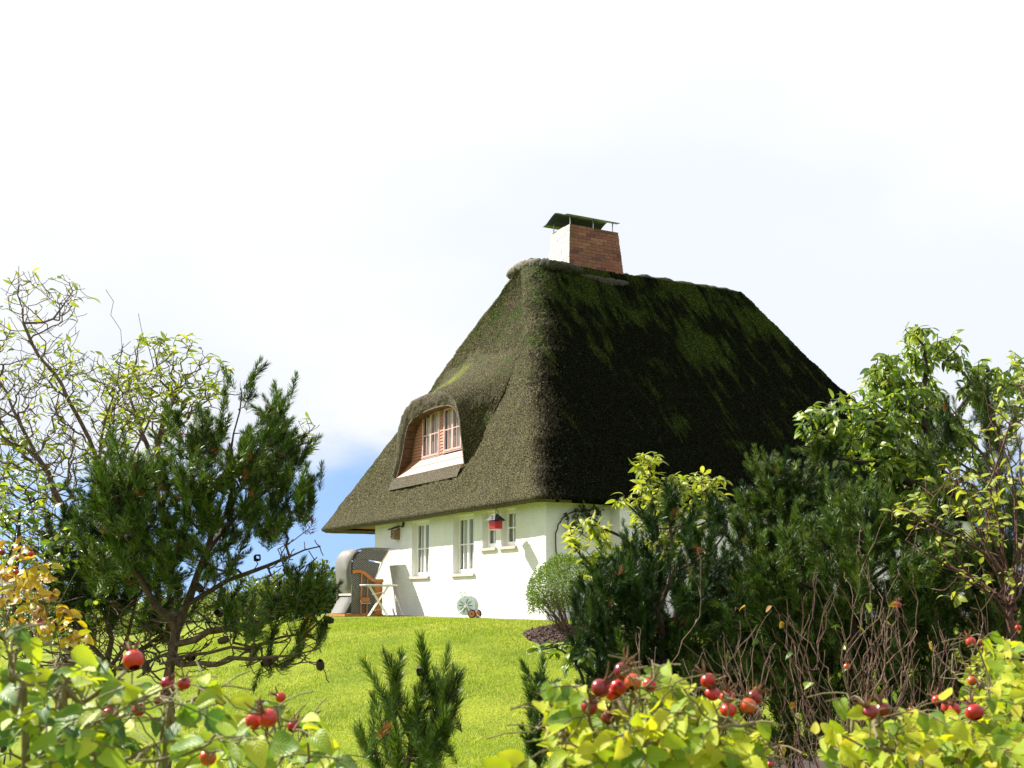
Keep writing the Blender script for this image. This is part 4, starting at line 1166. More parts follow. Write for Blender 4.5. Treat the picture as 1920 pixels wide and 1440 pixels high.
# ---- far hedge beyond the lawn
def leaf_mass(name, label, cat, c, rad, n, mat, size, seed, group=None, stems=None, flat=.0, bark='bark_dark', lobes=9):
    rng = np.random.default_rng(seed); t = thing(name, label, cat, c, 0, group); rad = np.array(rad)
    lc = rng.normal(0, 1, (lobes, 3)); lc = norm(lc) * .55; lc[:, 2] = np.abs(lc[:, 2]) * .9 + .1
    k = rng.integers(lobes, size=n); d = norm(rng.normal(size=(n, 3))); p = (lc[k] + d * (.42 * rng.uniform(.55, 1.05, n) ** .5)[:, None]); p[:, 2] = np.maximum(p[:, 2], flat) ; p = p * rad
    rot = basis(norm(d + rng.normal(0, .6, (n, 3))), norm(rng.normal(size=(n, 3)) + UPV)); b = leaf_base(1, .6, .2, .1, 2, 'oval')
    v, f, u, r = merge(b, p, rot, rng.uniform(*size, n), rng.random(n))
    link('foliage', mesh_np('foliage', v, f, mat, True, u, r), t)['kind'] = 'stuff'
    m = MB()
    for q in range(6):
        a = rng.uniform(0, 6.28); m.tube([(0, 0, -.1), (.2 * rad[0] * cos(a), .2 * rad[1] * sin(a), rad[2] * .35), (.45 * rad[0] * cos(a), .45 * rad[1] * sin(a), rad[2] * .75)], [.05, .035, .015], 5)
    m.build('stem', bark, t)
    return t
for k, (px, d, rx, rz_, lab) in enumerate(((455, 41, 2.1, 2.35, 'rounded green hedge bush beyond the lawn, behind the big pine'), (535, 39, 1.6, 2.3, 'yellow-green hedge bush beyond the lawn, between pine and beach chair'), (598, 37, 1.1, 1.95, 'dark low hedge bush beside the beach chair, at the lawn edge'), (250, 46, 3.2, 2.1, 'broad hedge bush far beyond the lawn, behind the bare shrub'), (60, 50, 3.4, 2.3, 'far hedge bush at the end of the row, behind the orange-leaved rose'))):
    q = on_ground(px, d); leaf_mass('hedge_bush', lab, 'bush', q, (rx, rx * .9, rz_), 7000, 'hedge_leaf', (.09, .17), 60 + k, 'hedge beyond the lawn')

# ---- clipped bush on its mulch bed
mb = at(1078, 1188, 19.6); mb[2] = ground_z(mb[0], mb[1])
def mulch():
    rng = np.random.default_rng(8); n1, n2 = 40, 12; V = [(0, 0, .07)]; F = []
    for i in range(1, n2 + 1):
        for j in range(n1):
            a = 2 * pi * j / n1; r = i / n2; x, y = .85 * r * cos(a) * (1 + .06 * sin(3 * a)), 1.1 * r * sin(a) * (1 + .05 * cos(4 * a)); V.append((x, y, float(ground_z(mb[0] + x, mb[1] + y)) - mb[2] + .07 * (1 - r ** 3) + .006 + rng.uniform(-.006, .012) * (r < .99)))
    for j in range(n1): F.append((0, 1 + j, 1 + (j + 1) % n1, 1 + (j + 1) % n1))
    F = [(0, 1 + j, 1 + (j + 1) % n1) for j in range(n1)]
    for i in range(n2 - 1):
        for j in range(n1):
            a, b = 1 + i * n1 + j, 1 + i * n1 + (j + 1) % n1; F += [(a, a + n1, b + n1), (a, b + n1, b)]
    o = link('mulch_bed', mesh_np('mulch_bed', np.array(V), np.array(F), 'mulch_soil', True), None, mb); tag(o, 'dark bark mulch bed round the clipped bush at the house corner', 'mulch bed', kind='stuff')
    n = 1500; r = np.sqrt(rng.uniform(0, 1, n)); a = rng.uniform(0, 2 * pi, n); x, y = .84 * r * np.cos(a), 1.08 * r * np.sin(a)
    pos = np.stack([x, y, ground_z(mb[0] + x, mb[1] + y) - mb[2] + .07 * (1 - r ** 3) + .014], 1); b = (np.array(MB().box(-.5, .5, -.22, .22, -.1, .1).v), np.array(MB().box(0, 1, 0, 1, 0, 1).f), np.zeros((8, 2)))
    v, f, u, rr = merge(b, pos, basis(norm(rng.normal(size=(n, 3)) * np.array([1, 1, .4])), norm(rng.normal(0, .5, (n, 3)) + UPV)), rng.uniform(.025, .07, n), rng.random(n))
    link('bark_chips', mesh_np('bark_chips', v, f, 'mulch_chip'), o)['kind'] = 'stuff'
mulch()
def clipped_bush():
    rng = np.random.default_rng(4); c = at(1072, 1190, 19.6); c[2] = ground_z(c[0], c[1]) + .04
    t = thing('clipped_bush', 'round clipped green bush with bare pale stems below, at the house corner', 'bush', c)
    pl = Plant(2); pl.poly([np.zeros(3), (0, 0, .12), (.02, .02, .3)], False)
    for k in range(60):
        a = rng.uniform(0, 2 * pi); r = rng.uniform(.05, .22); R2 = rng.uniform(.15, .5)
        pl.poly([np.array([r * cos(a), r * sin(a), 0]), np.array([(r + R2) * .6 * cos(a), (r + R2) * .6 * sin(a), .28]), np.array([(r + R2) * cos(a), (r + R2) * sin(a), .55])], False, .07)
    T = []
    for _ in range(420):
        a = rng.uniform(0, 2 * pi); r = .60 * sqrt(rng.uniform(0, 1)); T.append((r * cos(a), r * sin(a), .45 + rng.uniform(0, .25)))
    pl.reach(np.array(T), sag=0, jit=.02)
    V, F = pl.tubes(.0048, .015, .4); link('stems', mesh_np('stems', V, F, 'bark_pale', True), t)
    n = 15000; d = norm(rng.normal(size=(n, 3))); d[:, 2] = np.abs(d[:, 2]) - rng.uniform(.0, .42, n) * (d[:, 0] < .45)
    d = norm(d); R3 = rng.uniform(.80, 1.0, n) ** .7 * (1 + .05 * wave_noise(d, [(.5, 1.0), (1.4, .8)], 5)); p = d * R3[:, None] * np.array([.72, .70, .74]) + np.array([0, 0, .56])
    b = leaf_base(1, .55, .25, .15, 2, 'oval'); v, f, u, r = merge(b, p, basis(norm(d + rng.normal(0, .7, (n, 3))), norm(d + rng.normal(0, .6, (n, 3)))), rng.uniform(.022, .042, n), rng.random(n))
    link('foliage', mesh_np('foliage', v, f, 'leaf_box', True, u, r), t)['kind'] = 'stuff'
clipped_bush()

# ---- climber on the shaded wall
def climber():
    rt = hw(-.04, .55, 0.02); q = lambda px, py: (lambda bz: hw(-.05, bz[0], bz[1]))(walla(px, py, -.05))
    rng = np.random.default_rng(3); t = thing('wall_climber', 'dark leafy climber trained on the shaded white wall by the corner', 'climber', rt)
    pl = Plant(6); pl.poly([rt, q(1050, 1080), q(1042, 1020), q(1046, 985), q(1068, 962), q(1095, 958), q(1140, 948)], False, .08); pl.poly([q(1068, 1060), q(1070, 1000), q(1085, 965)])
    T = [q(rng.uniform(1052, 1125), rng.uniform(948, 1002)) + np.append(-AX * rng.uniform(0, .12), 0) for _ in range(60)]
    pl.reach(np.array(T)); wood('vine', pl, 'bark_dark', t, rt, .004, .014)
    pos = np.concatenate([p_[-3:] for _, p_ in pl.tips]); n = len(pos)
    leaves_on(t, OVAL, 'leaf_dark', pos, basis(norm(rng.normal(size=(n, 3)) - UPV * .4), norm(rng.normal(0, .5, (n, 3)) + np.append(-AX, .3))), rng.uniform(.06, .11, n), origin=rt)
climber()

# ---- left: bare shrubs, the big pine, the autumn rose
r0 = on_ground(95, 8.6)
P = lambda x, y, d: at(x, y, d)
shrub('bare_shrub', 'tall half-bare shrub with tangled mossy branches and sparse yellow-green leaves', 'shrub', r0,
      [[P(130, 1250, 8.6), P(170, 1050, 8.6), P(185, 850, 8.6), P(225, 690, 8.6), P(215, 600, 8.6), P(200, 545, 8.6)],
       [P(185, 860, 8.6), P(120, 730, 8.5), P(60, 640, 8.4), P(35, 560, 8.4), P(40, 500, 8.4)], [P(225, 690, 8.6), P(262, 640, 8.7), P(262, 590, 8.7)],
       [P(170, 1050, 8.6), P(90, 900, 8.4), P(30, 780, 8.3), P(-20, 690, 8.3)], [P(180, 950, 8.6), P(250, 850, 8.8), P(300, 760, 8.9)], [P(95, 600, 8.4), P(130, 555, 8.4), P(160, 545, 8.4)]],
      [(60, 620, 90, 115, 8.0, 9.0, .62), (120, 560, 55, 45, 8.2, 8.8, .45), (120, 760, 150, 110, 7.9, 9.2, 1.0), (120, 930, 160, 130, 7.8, 9.3, 1.25), (100, 1120, 140, 130, 7.9, 9.2, .9), (250, 740, 80, 60, 8.2, 9.2, .7), (-30, 800, 60, 200, 8, 9, .5)],
      2700, 31, LANCE, 'leaf_sparse', 'bark_grey', (1, 4), (.06, .095), .0021, .042, keep=.26, most=290, sag=.16, droop=.25, power=.42, under=1.4, lush=([(P(150, 700, 8.5), .30), (P(215, 730, 8.6), .35), (P(60, 950, 8.4), .3), (P(30, 850, 8.4), .25)], .5))
r1 = on_ground(330, 9.6)
shrub('sparse_shrub', 'thin pale-twigged shrub with few narrow leaves, rising behind the big pine', 'shrub', r1,
      [[P(320, 1150, 9.6), P(300, 950, 9.6), P(290, 850, 9.6), P(330, 740, 9.6)], [P(300, 900, 9.6), P(250, 760, 9.5), P(240, 690, 9.5)], [P(310, 1000, 9.6), P(430, 880, 9.7), P(560, 830, 9.7), P(590, 800, 9.7)]],
      [(270, 710, 70, 85, 9.2, 10, .9), (350, 720, 70, 70, 9.2, 10, .9), (400, 720, 45, 50, 9.2, 10, .6), (300, 850, 90, 90, 9.2, 10, .7), (582, 815, 26, 42, 9.5, 9.9, .55), (330, 640, 40, 20, 9.4, 9.9, .4)],
      560, 32, LANCE, 'leaf_sparse', 'bark_grey', (2, 5), (.07, .11), .0026, .025, under=1.3, keep=.42, sag=.14, droop=.2)
r2 = on_ground(318, 7.0)
pine('mountain_pine', 'big dark green pine with forked trunk and cones, standing before the half-bare shrub', r2,
     [[P(318, 1235, 7.0), P(350, 1130, 7.0), P(395, 1020, 7.0), P(432, 930, 7.0), P(440, 820, 7.0), P(452, 730, 7.0)],
      [P(330, 1180, 7.0), P(255, 1080, 6.9), P(215, 960, 6.8), P(215, 880, 6.8)], [P(350, 1130, 7.0), P(460, 1075, 7.0), P(560, 1040, 7.0), P(595, 1020, 7.0)],
      [P(395, 1020, 7), P(480, 940, 7.1), P(540, 880, 7.2)], [P(325, 1210, 7.0), P(420, 1180, 6.9), P(540, 1150, 6.8), P(600, 1110, 6.8)], [P(322, 1225, 7), P(450, 1215, 6.8), P(570, 1190, 6.7), P(610, 1150, 6.7)],
      [P(318, 1245, 7), P(420, 1240, 6.6), P(520, 1230, 6.5), P(590, 1215, 6.5)], [P(432, 930, 7.0), P(370, 880, 7.0), P(350, 800, 7.0)]],
     [(455, 735, 26, 40, 6.9, 7.1, 1.3), (415, 730, 14, 25, 6.9, 7.1, .8), (510, 790, 32, 45, 6.9, 7.3, 1.0), (350, 820, 55, 45, 6.7, 7.4, .8), (440, 850, 90, 60, 6.7, 7.4, 1.0), (280, 950, 110, 75, 6.5, 7.4, 1.0), (480, 930, 105, 75, 6.6, 7.5, .95), (210, 1000, 70, 80, 6.5, 7.3, .8), (340, 1030, 120, 70, 6.6, 7.6, .8), (545, 880, 40, 60, 6.9, 7.4, .8), (545, 985, 45, 30, 6.8, 7.2, .8), (570, 1110, 45, 38, 6.6, 7.0, 1.1), (480, 1150, 80, 45, 6.5, 7.4, .5), (585, 1165, 28, 35, 6.6, 6.9, .8), (540, 1235, 80, 35, 6.4, 6.9, .3), (230, 900, 50, 50, 6.6, 7.2, .9), (250, 1120, 90, 60, 6.7, 7.5, .4)],
     305, 41, .030, cones=34, dead=40, bare=([(480, 1190, 130, 80, 6.4, 7.4, 1.0), (300, 1190, 140, 90, 6.5, 7.5, 1.0), (560, 1060, 60, 70, 6.7, 7.2, .8), (610, 1260, 40, 45, 6.4, 6.8, .5), (400, 1080, 120, 60, 6.6, 7.4, .7)], 320))
r2b = on_ground(205, 7.7)
pine('mountain_pine', 'lower shaded pine with several dark stems between the big pine and the orange-leaved rose', r2b,
     [[P(205, 1240, 7.7), P(190, 1120, 7.7), P(160, 1000, 7.7)], [P(205, 1260, 7.7), P(250, 1150, 7.6), P(260, 1040, 7.6)], [P(204, 1255, 7.7), P(140, 1160, 7.7), P(120, 1080, 7.7)], [P(206, 1265, 7.7), P(310, 1180, 7.6), P(330, 1120, 7.6)]],
     [(170, 1010, 75, 70, 7.4, 8.0, .9), (250, 1060, 80, 50, 7.4, 8.0, .8), (160, 1120, 90, 60, 7.4, 8.0, .6), (280, 1150, 90, 50, 7.4, 8.0, .45)], 130, 45, .028, dead=8, cones=6, bare=([(200, 1190, 150, 90, 7.3, 8.0, 1.0), (330, 1210, 90, 70, 7.3, 8.0, .7)], 200))
rg = on_ground(20, 7.4)
shrub('green_shrub', 'low leafy green shrub at the foot of the half-bare shrub', 'shrub', rg, [[P(20, 1250, 7.4), P(25, 1100, 7.4), P(40, 960, 7.4)], [P(22, 1150, 7.4), P(110, 1050, 7.4), P(140, 980, 7.4)]],
      [(40, 930, 75, 60, 7.1, 7.8, 1.0), (50, 1030, 90, 70, 7.0, 7.8, 1.0), (130, 1090, 90, 80, 7.1, 7.9, .7), (30, 1180, 100, 60, 7.0, 7.8, .7)], 210, 33, OVAL, 'leaf_green', 'bark_dark', (2, 5), (.05, .08), .0026, .02, keep=.8, droop=.3)
r3 = on_ground(60, 4.6)
HIP = None
def hip_mesh():
    V = []; F = []; n = 14; R8 = 9
    for r in range(R8 + 1):
        t = r / R8; z = -.0115 + .023 * t; rad = .0128 * sqrt(max(0, 1 - ((t - .48) / .53) ** 2)) + (.0012 if r in (0, R8) else 0)
        for j in range(n): V.append((rad * cos(2 * pi * j / n), rad * sin(2 * pi * j / n), z))
    for r in range(R8):
        for j in range(n): F.append((r * n + j, r * n + (j + 1) % n, (r + 1) * n + (j + 1) % n, (r + 1) * n + j))
    return mesh_np('rose_hip', np.array(V), np.array(F), 'hip_skin', True)
HIP = hip_mesh()
def sepals(seed):
    r = np.random.default_rng(seed); m = MB()
    for k in range(5):
        a = 2 * pi * k / 5 + r.uniform(-.2, .2); b = r.uniform(.6, 1.3); c, s_ = cos(a), sin(a)
        m.tube([(.002 * c, .002 * s_, .0105), (.006 * c * b, .006 * s_ * b, .018), (.012 * c * b, .012 * s_ * b, .026), (.016 * c, .016 * s_, .033 + r.uniform(-.008, .006))], [.0022, .0018, .0012, .0004], 5)
    me = bpy.data.meshes.new('sepal_crown'); me.from_pydata(m.v, [], m.f); me.materials.append(MATS['sepal']); return me
SEPALS = [sepals(k) for k in range(4)]
def rose(name, label, root, canes, regs, n, hips, seed, leaf_mat, size=(.026, .042), group=None, cane_mat='cane_green', hip_scale=1.0, ncomp=(1, 3), face=.6, rmax=.006, ceil=None):
    rng = np.random.default_rng(seed); t = thing(name, label, 'rose bush', root, 0, group)
    pl = Plant(seed); pl.poly([root, *canes[0]], False, .05, .004)
    for c in canes[1:]:
        g0 = np.array(c[0]) + rng.normal(0, .06, 3); g0[2] = ground_z(g0[0], g0[1]) - .03; pl.poly([g0, *c], False, .05, .004)
    T = in_regions(regs, n, rng); pl.reach(T, sag=.03, jit=.008, n=4)
    hp = [at(*h[:3]) for h in hips]; nt_ = len(pl.tips)
    if hp: pl.reach(np.array([h - np.array([0, 0, .012 * hip_scale]) for h in hp]), sag=-.1, jit=.004)
    def too_high(p):
        if ceil is None: return False
        zc = p[2] - EYE; yc = p[1] * cos(PITCH) + zc * sin(PITCH); up_ = zc * cos(PITCH) - p[1] * sin(PITCH)
        X_, Y_ = CX + FPX * p[0] / yc, CY - FPX * up_ / yc
        Y_ -= 16 * max(0, sin(X_ * .083 + seed) * sin(X_ * .031)) * 1.4
        if any((X_ - h[0]) ** 2 + (Y_ - h[1]) ** 2 < 34 ** 2 and p[1] < h[2] + .03 for h in hips): return True
        return CY - FPX * up_ / yc < np.interp(CX + FPX * p[0] / yc, [c[0] for c in ceil], [c[1] + 12 for c in ceil])
    pos, rot, sc = [], [], []
    for (i, path) in pl.tips[:nt_]:
        d = norm(path[-1] - path[-2]); az = rng.uniform(0, 2 * pi); out = norm(np.array([cos(az), sin(az) - .5, rng.uniform(-.25, .55)]))
        s = rng.uniform(*size); k = int(rng.integers(*ncomp)); ax = norm(d * .3 + out); nn_ = UPV * .75 + np.array([-.15, -face, 0]) + rng.normal(0, .35, 3); B3 = basis(ax, nn_)
        prev = i; rl = s * (.55 + .62 * k)
        for j in range(k + 1):
            u = (j + .6) / (k + .6); p = path[-1] + ax * rl * u - UPV * .25 * rl * u * u
            pl.p.append(p); pl.par.append(prev); prev = len(pl.p) - 1
            if j == k:
                if not too_high(p + norm(ax - UPV * .35) * s): pos.append(p); rot.append(basis(ax - UPV * .35, nn_ + rng.normal(0, .2, 3))); sc.append(s * 1.12)
            else:
                for sg in (-1, 1):
                    y = norm(B3[:, 0] * sg + ax * .55 - UPV * rng.uniform(0, .35) + rng.normal(0, .12, 3))
                    if not (too_high(p + y * s) or too_high(p + y * s * .5)): pos.append(p); rot.append(basis(y, nn_ + rng.normal(0, .28, 3))); sc.append(s * rng.uniform(.8, 1.05))
    wood('canes', pl, cane_mat, t, root, .0011, rmax, .45, 6)
    leaves_on(t, ROUND, leaf_mat, pos, rot, sc, origin=root)
    for h, q in zip(hips, hp):
        o = link('rose_hip', HIP, t, q - root, Euler((rng.uniform(-.9, .6), rng.uniform(-.7, .7), rng.uniform(0, 6)))); f = (h[3] if len(h) > 3 else 1.0) * hip_scale; o.scale = (f, f, f * rng.uniform(.85, 1.0))
        link('sepal_crown', SEPALS[int(rng.integers(4))], o)
    return t
G3 = lambda x, d: at(x, 1480, d)
rose('autumn_rose', 'wild rose with yellow and orange autumn leaves under the half-bare shrub', r3,
     [[P(70, 1250, 4.6), P(60, 1130, 4.6), P(40, 1050, 4.6)], [P(110, 1300, 4.6), P(110, 1150, 4.6), P(150, 1060, 4.6)], [P(20, 1300, 4.6), P(5, 1130, 4.6), P(10, 1040, 4.6)]],
     [(25, 1080, 50, 65, 4.3, 4.9, 1.0), (80, 1130, 45, 60, 4.4, 4.9, .7), (110, 1190, 40, 40, 4.4, 4.9, .5)], 42,
     [(30, 1072, 4.4), (58, 1038, 4.5), (4, 1035, 4.5), (95, 1115, 4.6), (75, 1165, 4.5)], 51, 'leaf_autumn', (.04, .055), hip_scale=.95)

# ---- small pines on the bank
r4 = on_ground(765, 5.1)
pine('young_pine', 'small dark young pine with upright shoots alone on the lawn edge', r4,
     [[P(765, 1420, 5.1), P(780, 1320, 5.1), P(798, 1262, 5.1)], [P(760, 1400, 5.1), P(735, 1310, 5.1), P(722, 1300, 5.05)], [P(762, 1420, 5.1), P(830, 1340, 5.0), P(850, 1290, 5.0)]],
     [(797, 1262, 5, 10, 5.0, 5.2, 14), (742, 1282, 5, 10, 5.0, 5.2, 9), (715, 1305, 5, 8, 5.0, 5.1, 8), (820, 1305, 12, 12, 5.0, 5.3, 3), (770, 1350, 75, 45, 4.8, 5.4, 1), (770, 1400, 90, 40, 4.8, 5.5, .8), (840, 1310, 10, 14, 5.0, 5.2, 3), (840, 1345, 12, 10, 4.9, 5.2, 2)],
     40, 42, .022, inner=0, lean=.2, up=1.35, variants=SHOOTS_BIG, size=(.85, 1.1), cones=3, dead=3)
r5 = on_ground(1012, 5.6)
pine('pine_seedling', 'pine seedling tuft at the lawn edge beside the red-hipped rose', r5, [[P(1010, 1400, 5.6), P(1012, 1310, 5.6)]], [(1008, 1300, 22, 22, 5.5, 5.7, 1), (1045, 1270, 10, 10, 5.5, 5.7, 1), (1010, 1380, 30, 40, 5.4, 5.8, .7)], 12, 43, .012, up=1.2, variants=SHOOTS, size=(.7, 1.0))

# ---- right: pines, lime shrub, leafy tree, brown-stemmed shrub
lime_root = on_ground(1235, 8.6)
shrub('lime_shrub', 'sunlit yellow-green leafy shrub against the dark thatch, rising behind the pines', 'shrub', lime_root,
      [[P(1240, 1200, 8.6), P(1235, 1060, 8.6), P(1230, 960, 8.5), P(1215, 880, 8.5)], [P(1235, 1060, 8.6), P(1165, 1010, 8.4), P(1120, 985, 8.3), P(1085, 1000, 8.2)], [P(1235, 1030, 8.6), P(1300, 960, 8.6), P(1330, 910, 8.6)], [P(1240, 1100, 8.6), P(1150, 1090, 8.2), P(1085, 1035, 8.1)], [P(1232, 980, 8.5), P(1180, 950, 8.4), P(1160, 935, 8.4)]],
      [(1215, 868, 22, 30, 8.3, 8.7, 1.6), (1240, 920, 45, 28, 8.2, 8.8, 1.2), (1320, 915, 48, 28, 8.3, 8.9, 1.2), (1265, 965, 85, 45, 8.2, 9.0, 1.0), (1175, 940, 22, 14, 8.2, 8.6, 1.0), (1105, 1005, 45, 36, 8.0, 8.6, 1.1), (1225, 1050, 100, 50, 8.3, 9.1, .8), (1110, 1060, 30, 25, 8.0, 8.5, .7)],
      330, 61, OVAL2, 'leaf_lime', 'bark_dark', (4, 8), (.062, .098), .0032, .03, droop=.15, face=.2)
tr_root = on_ground(1760, 8.2)
shrub('leafy_tree', 'broad leafy green tree with drooping glossy leaves beside the dark roof slope', 'tree', tr_root,
      [[P(1760, 1150, 8.2), P(1755, 950, 8.2), P(1735, 800, 8.2), P(1732, 700, 8.2), P(1735, 640, 8.2)], [P(1745, 860, 8.2), P(1660, 800, 8.1), P(1580, 770, 8.0), P(1520, 790, 8.0)], [P(1740, 800, 8.2), P(1660, 730, 8.2), P(1640, 690, 8.2)], [P(1745, 840, 8.2), P(1830, 730, 8.4), P(1860, 690, 8.5)], [P(1755, 940, 8.2), P(1650, 880, 8.0), P(1570, 860, 7.9)], [P(1755, 930, 8.2), P(1860, 850, 8.5), P(1930, 760, 8.6)]],
      [(1725, 650, 45, 42, 8.0, 8.5, .9), (1655, 700, 32, 42, 8.0, 8.5, .8), (1780, 660, 30, 35, 8.1, 8.6, .7), (1690, 740, 75, 60, 7.8, 8.8, 1.0), (1610, 790, 60, 40, 7.8, 8.5, 1.0), (1535, 790, 40, 35, 7.8, 8.3, .8), (1720, 820, 110, 60, 7.7, 8.9, 1.0), (1840, 720, 45, 45, 8.2, 8.9, .7), (1620, 870, 80, 45, 7.7, 8.5, .8), (1790, 900, 110, 60, 7.8, 8.9, .7), (1900, 720, 35, 60, 8.2, 8.9, .7), (1575, 745, 20, 18, 7.9, 8.2, .6), (1640, 960, 90, 60, 7.8, 8.6, .4)],
      980, 62, OVAL2, 'leaf_green', 'bark_dark', (3, 7), (.062, .102), .0035, .045, droop=.75, face=.3)
pg = 'pines before the house'
rp1 = on_ground(1235, 7.2)
pine('pine_tree', 'dark pine with a candelabra tip in front of the lime-green shrub', rp1, [[P(1240, 1250, 7.2), P(1245, 1120, 7.2), P(1258, 1035, 7.2), P(1258, 960, 7.2)], [P(1243, 1150, 7.2), P(1150, 1080, 7.1), P(1120, 1050, 7.1)], [P(1250, 1080, 7.2), P(1340, 1030, 7.2), P(1365, 980, 7.2)]],
     [(1258, 955, 5, 10, 7.1, 7.3, 12), (1222, 985, 6, 10, 7.1, 7.3, 5), (1288, 985, 6, 10, 7.1, 7.3, 5), (1345, 965, 12, 14, 7.1, 7.3, 3), (1180, 1030, 12, 14, 7.1, 7.3, 2), (1200, 1075, 70, 40, 6.9, 7.6, .8), (1150, 1130, 75, 65, 6.8, 7.7, 1.1), (1250, 1130, 90, 80, 6.8, 7.8, .9), (1150, 1220, 80, 60, 6.8, 7.7, 1.0), (1330, 1040, 50, 50, 6.9, 7.6, .8), (1250, 1260, 120, 60, 6.8, 7.8, .9), (1180, 1330, 110, 60, 6.8, 7.8, .8)], 360, 71, .035, up=1.3, lean=.2, dead=16, size=(.7, 1.05), group=pg)
rp2 = on_ground(1470, 8.0)
pine('pine_tree', 'bushy pine with lit grey-green tips below the roof slope, left of the leafy tree', rp2, [[P(1470, 1200, 8.0), P(1480, 1000, 8.0), P(1500, 920, 8.0), P(1550, 860, 8.0)], [P(1480, 1020, 8.0), P(1430, 940, 8.0), P(1450, 890, 8.0)], [P(1475, 1100, 8), P(1400, 1020, 8), P(1390, 980, 8)]],
     [(1450, 900, 28, 28, 7.8, 8.2, 1.5), (1545, 865, 28, 30, 7.8, 8.2, 1.5), (1500, 930, 70, 40, 7.7, 8.4, 1.1), (1410, 970, 40, 40, 7.7, 8.4, 1.0), (1480, 1020, 110, 60, 7.6, 8.5, 1.0), (1420, 1110, 120, 60, 7.6, 8.5, .9), (1590, 930, 40, 40, 7.7, 8.3, 1.0), (1500, 1200, 160, 70, 7.7, 8.6, .8)], 380, 72, .04, up=1.2, dead=8, group=pg)
rp3 = on_ground(1600, 7.0)
pine('pine_tree', 'dense dark pine behind the bare rose stems, its lower boughs down to the ground', rp3, [[P(1600, 1250, 7.0), P(1600, 1100, 7.0), P(1620, 960, 7.0)], [P(1600, 1150, 7.0), P(1500, 1090, 7.0), P(1420, 1070, 7.0)], [P(1600, 1120, 7.0), P(1700, 1040, 7.0), P(1760, 990, 7.0)]],
     [(1620, 970, 70, 50, 6.8, 7.5, 1.1), (1520, 1050, 110, 60, 6.7, 7.6, 1.0), (1700, 1010, 90, 50, 6.7, 7.5, 1.0), (1680, 1080, 110, 50, 6.4, 7.5, 1.0), (1450, 1150, 150, 60, 6.7, 7.8, .9), (1600, 1180, 200, 70, 6.6, 7.8, .8), (1780, 1100, 100, 80, 6.7, 7.6, .9), (1500, 1270, 220, 60, 6.8, 7.8, .7), (1780, 1250, 150, 70, 6.8, 7.8, .8), (1880, 1150, 80, 110, 6.6, 7.8, .9), (1500, 1360, 240, 60, 6.8, 7.8, .7), (1800, 1340, 160, 60, 6.8, 7.8, .7), (1400, 1240, 120, 60, 6.8, 7.8, .8)], 760, 73, .04, up=1.1, dead=10, group=pg)
rp4 = on_ground(1890, 6.6)
pine('pine_tree', 'slender pine with tall brush-like leader rising through the leafy tree', rp4, [[P(1888, 1150, 6.6), P(1870, 980, 6.6), P(1862, 850, 6.6), P(1850, 760, 6.6), P(1845, 720, 6.6)], [P(1866, 900, 6.6), P(1800, 800, 6.6), P(1775, 760, 6.6)], [P(1870, 950, 6.6), P(1770, 880, 6.6), P(1740, 860, 6.6)]],
     [(1845, 752, 8, 14, 6.5, 6.7, 8), (1862, 795, 15, 20, 6.5, 6.7, 2), (1775, 785, 12, 14, 6.5, 6.7, 5), (1760, 800, 15, 20, 6.5, 6.7, 2), (1890, 800, 25, 50, 6.5, 6.9, .7), (1750, 860, 25, 20, 6.5, 6.7, 1.2), (1880, 950, 50, 60, 6.5, 7.0, .6), (1840, 1050, 70, 70, 6.5, 7.0, .6), (1900, 1080, 60, 100, 6.5, 7.0, .7)], 120, 74, .028, up=1.4, lean=.3, variants=SHOOTS_BIG, size=(.6, .85), dead=5, group=pg)
bs = on_ground(1905, 5.2)
shrub('brown_stemmed_shrub', 'shrub of many brown fanning stems with a few yellow-green leaves beside the slender pine', 'shrub', bs,
      [[P(1900, 1200, 5.2), P(1885, 1080, 5.2), P(1830, 950, 5.2), P(1790, 860, 5.2)], [P(1895, 1150, 5.2), P(1905, 950, 5.2), P(1870, 800, 5.2), P(1840, 730, 5.2)], [P(1890, 1090, 5.2), P(1800, 1010, 5.1), P(1720, 970, 5.1), P(1680, 960, 5.1)], [P(1890, 1090, 5.2), P(1860, 900, 5.2), P(1905, 760, 5.2)], [P(1895, 1140, 5.2), P(1790, 1050, 5.1), P(1740, 990, 5.1)], [P(1895, 1100, 5.2), P(1940, 900, 5.2), P(1930, 700, 5.2)]] + [[P(1893 + 1.2 * k, 1175 - 4 * k, 5.2), P(1893 + (tx - 1893) * .45 + 12, 1175 + (ty - 1175) * .5 - 15, 5.15 + .02 * k), P(tx, ty, 5.1 + .03 * k)] for k, (tx, ty) in enumerate(((1760, 1060), (1730, 1030), (1790, 960), (1770, 900), (1820, 880), (1850, 820), (1880, 780), (1915, 820), (1700, 1010), (1835, 1000), (1940, 1000)))],
      [(1800, 950, 90, 80, 5.0, 5.5, .8), (1880, 850, 60, 120, 5.0, 5.5, .6), (1700, 960, 45, 30, 5.0, 5.3, .8), (1860, 1040, 90, 70, 5.0, 5.5, .8), (1800, 1090, 60, 50, 5.0, 5.4, .6), (1910, 700, 20, 40, 5.1, 5.4, .4)],
      260, 63, OVAL, 'leaf_lime', 'bark_red', (1, 4), (.04, .062), .0018, .012, keep=.62, droop=.2, sag=.02, power=.42, wood_name='stems')
sp_root = on_ground(1105, 7.0)
shrub('low_leafy_shrub', 'low shrub sprig with flat green leaves spreading over the lawn below the mulch bed', 'shrub', sp_root,
      [[P(1100, 1330, 7.0), P(1085, 1250, 7.0), P(1050, 1215, 7.0), P(1005, 1225, 7.0)], [P(1085, 1250, 7), P(1090, 1220, 7), P(1080, 1208, 7)]], [(1045, 1215, 45, 12, 6.8, 7.2, 1), (1085, 1235, 25, 25, 6.8, 7.2, .8)], 22, 64, OVAL, 'leaf_green', 'bark_dark', (4, 8), (.055, .085), .0025, .01, droop=.3)

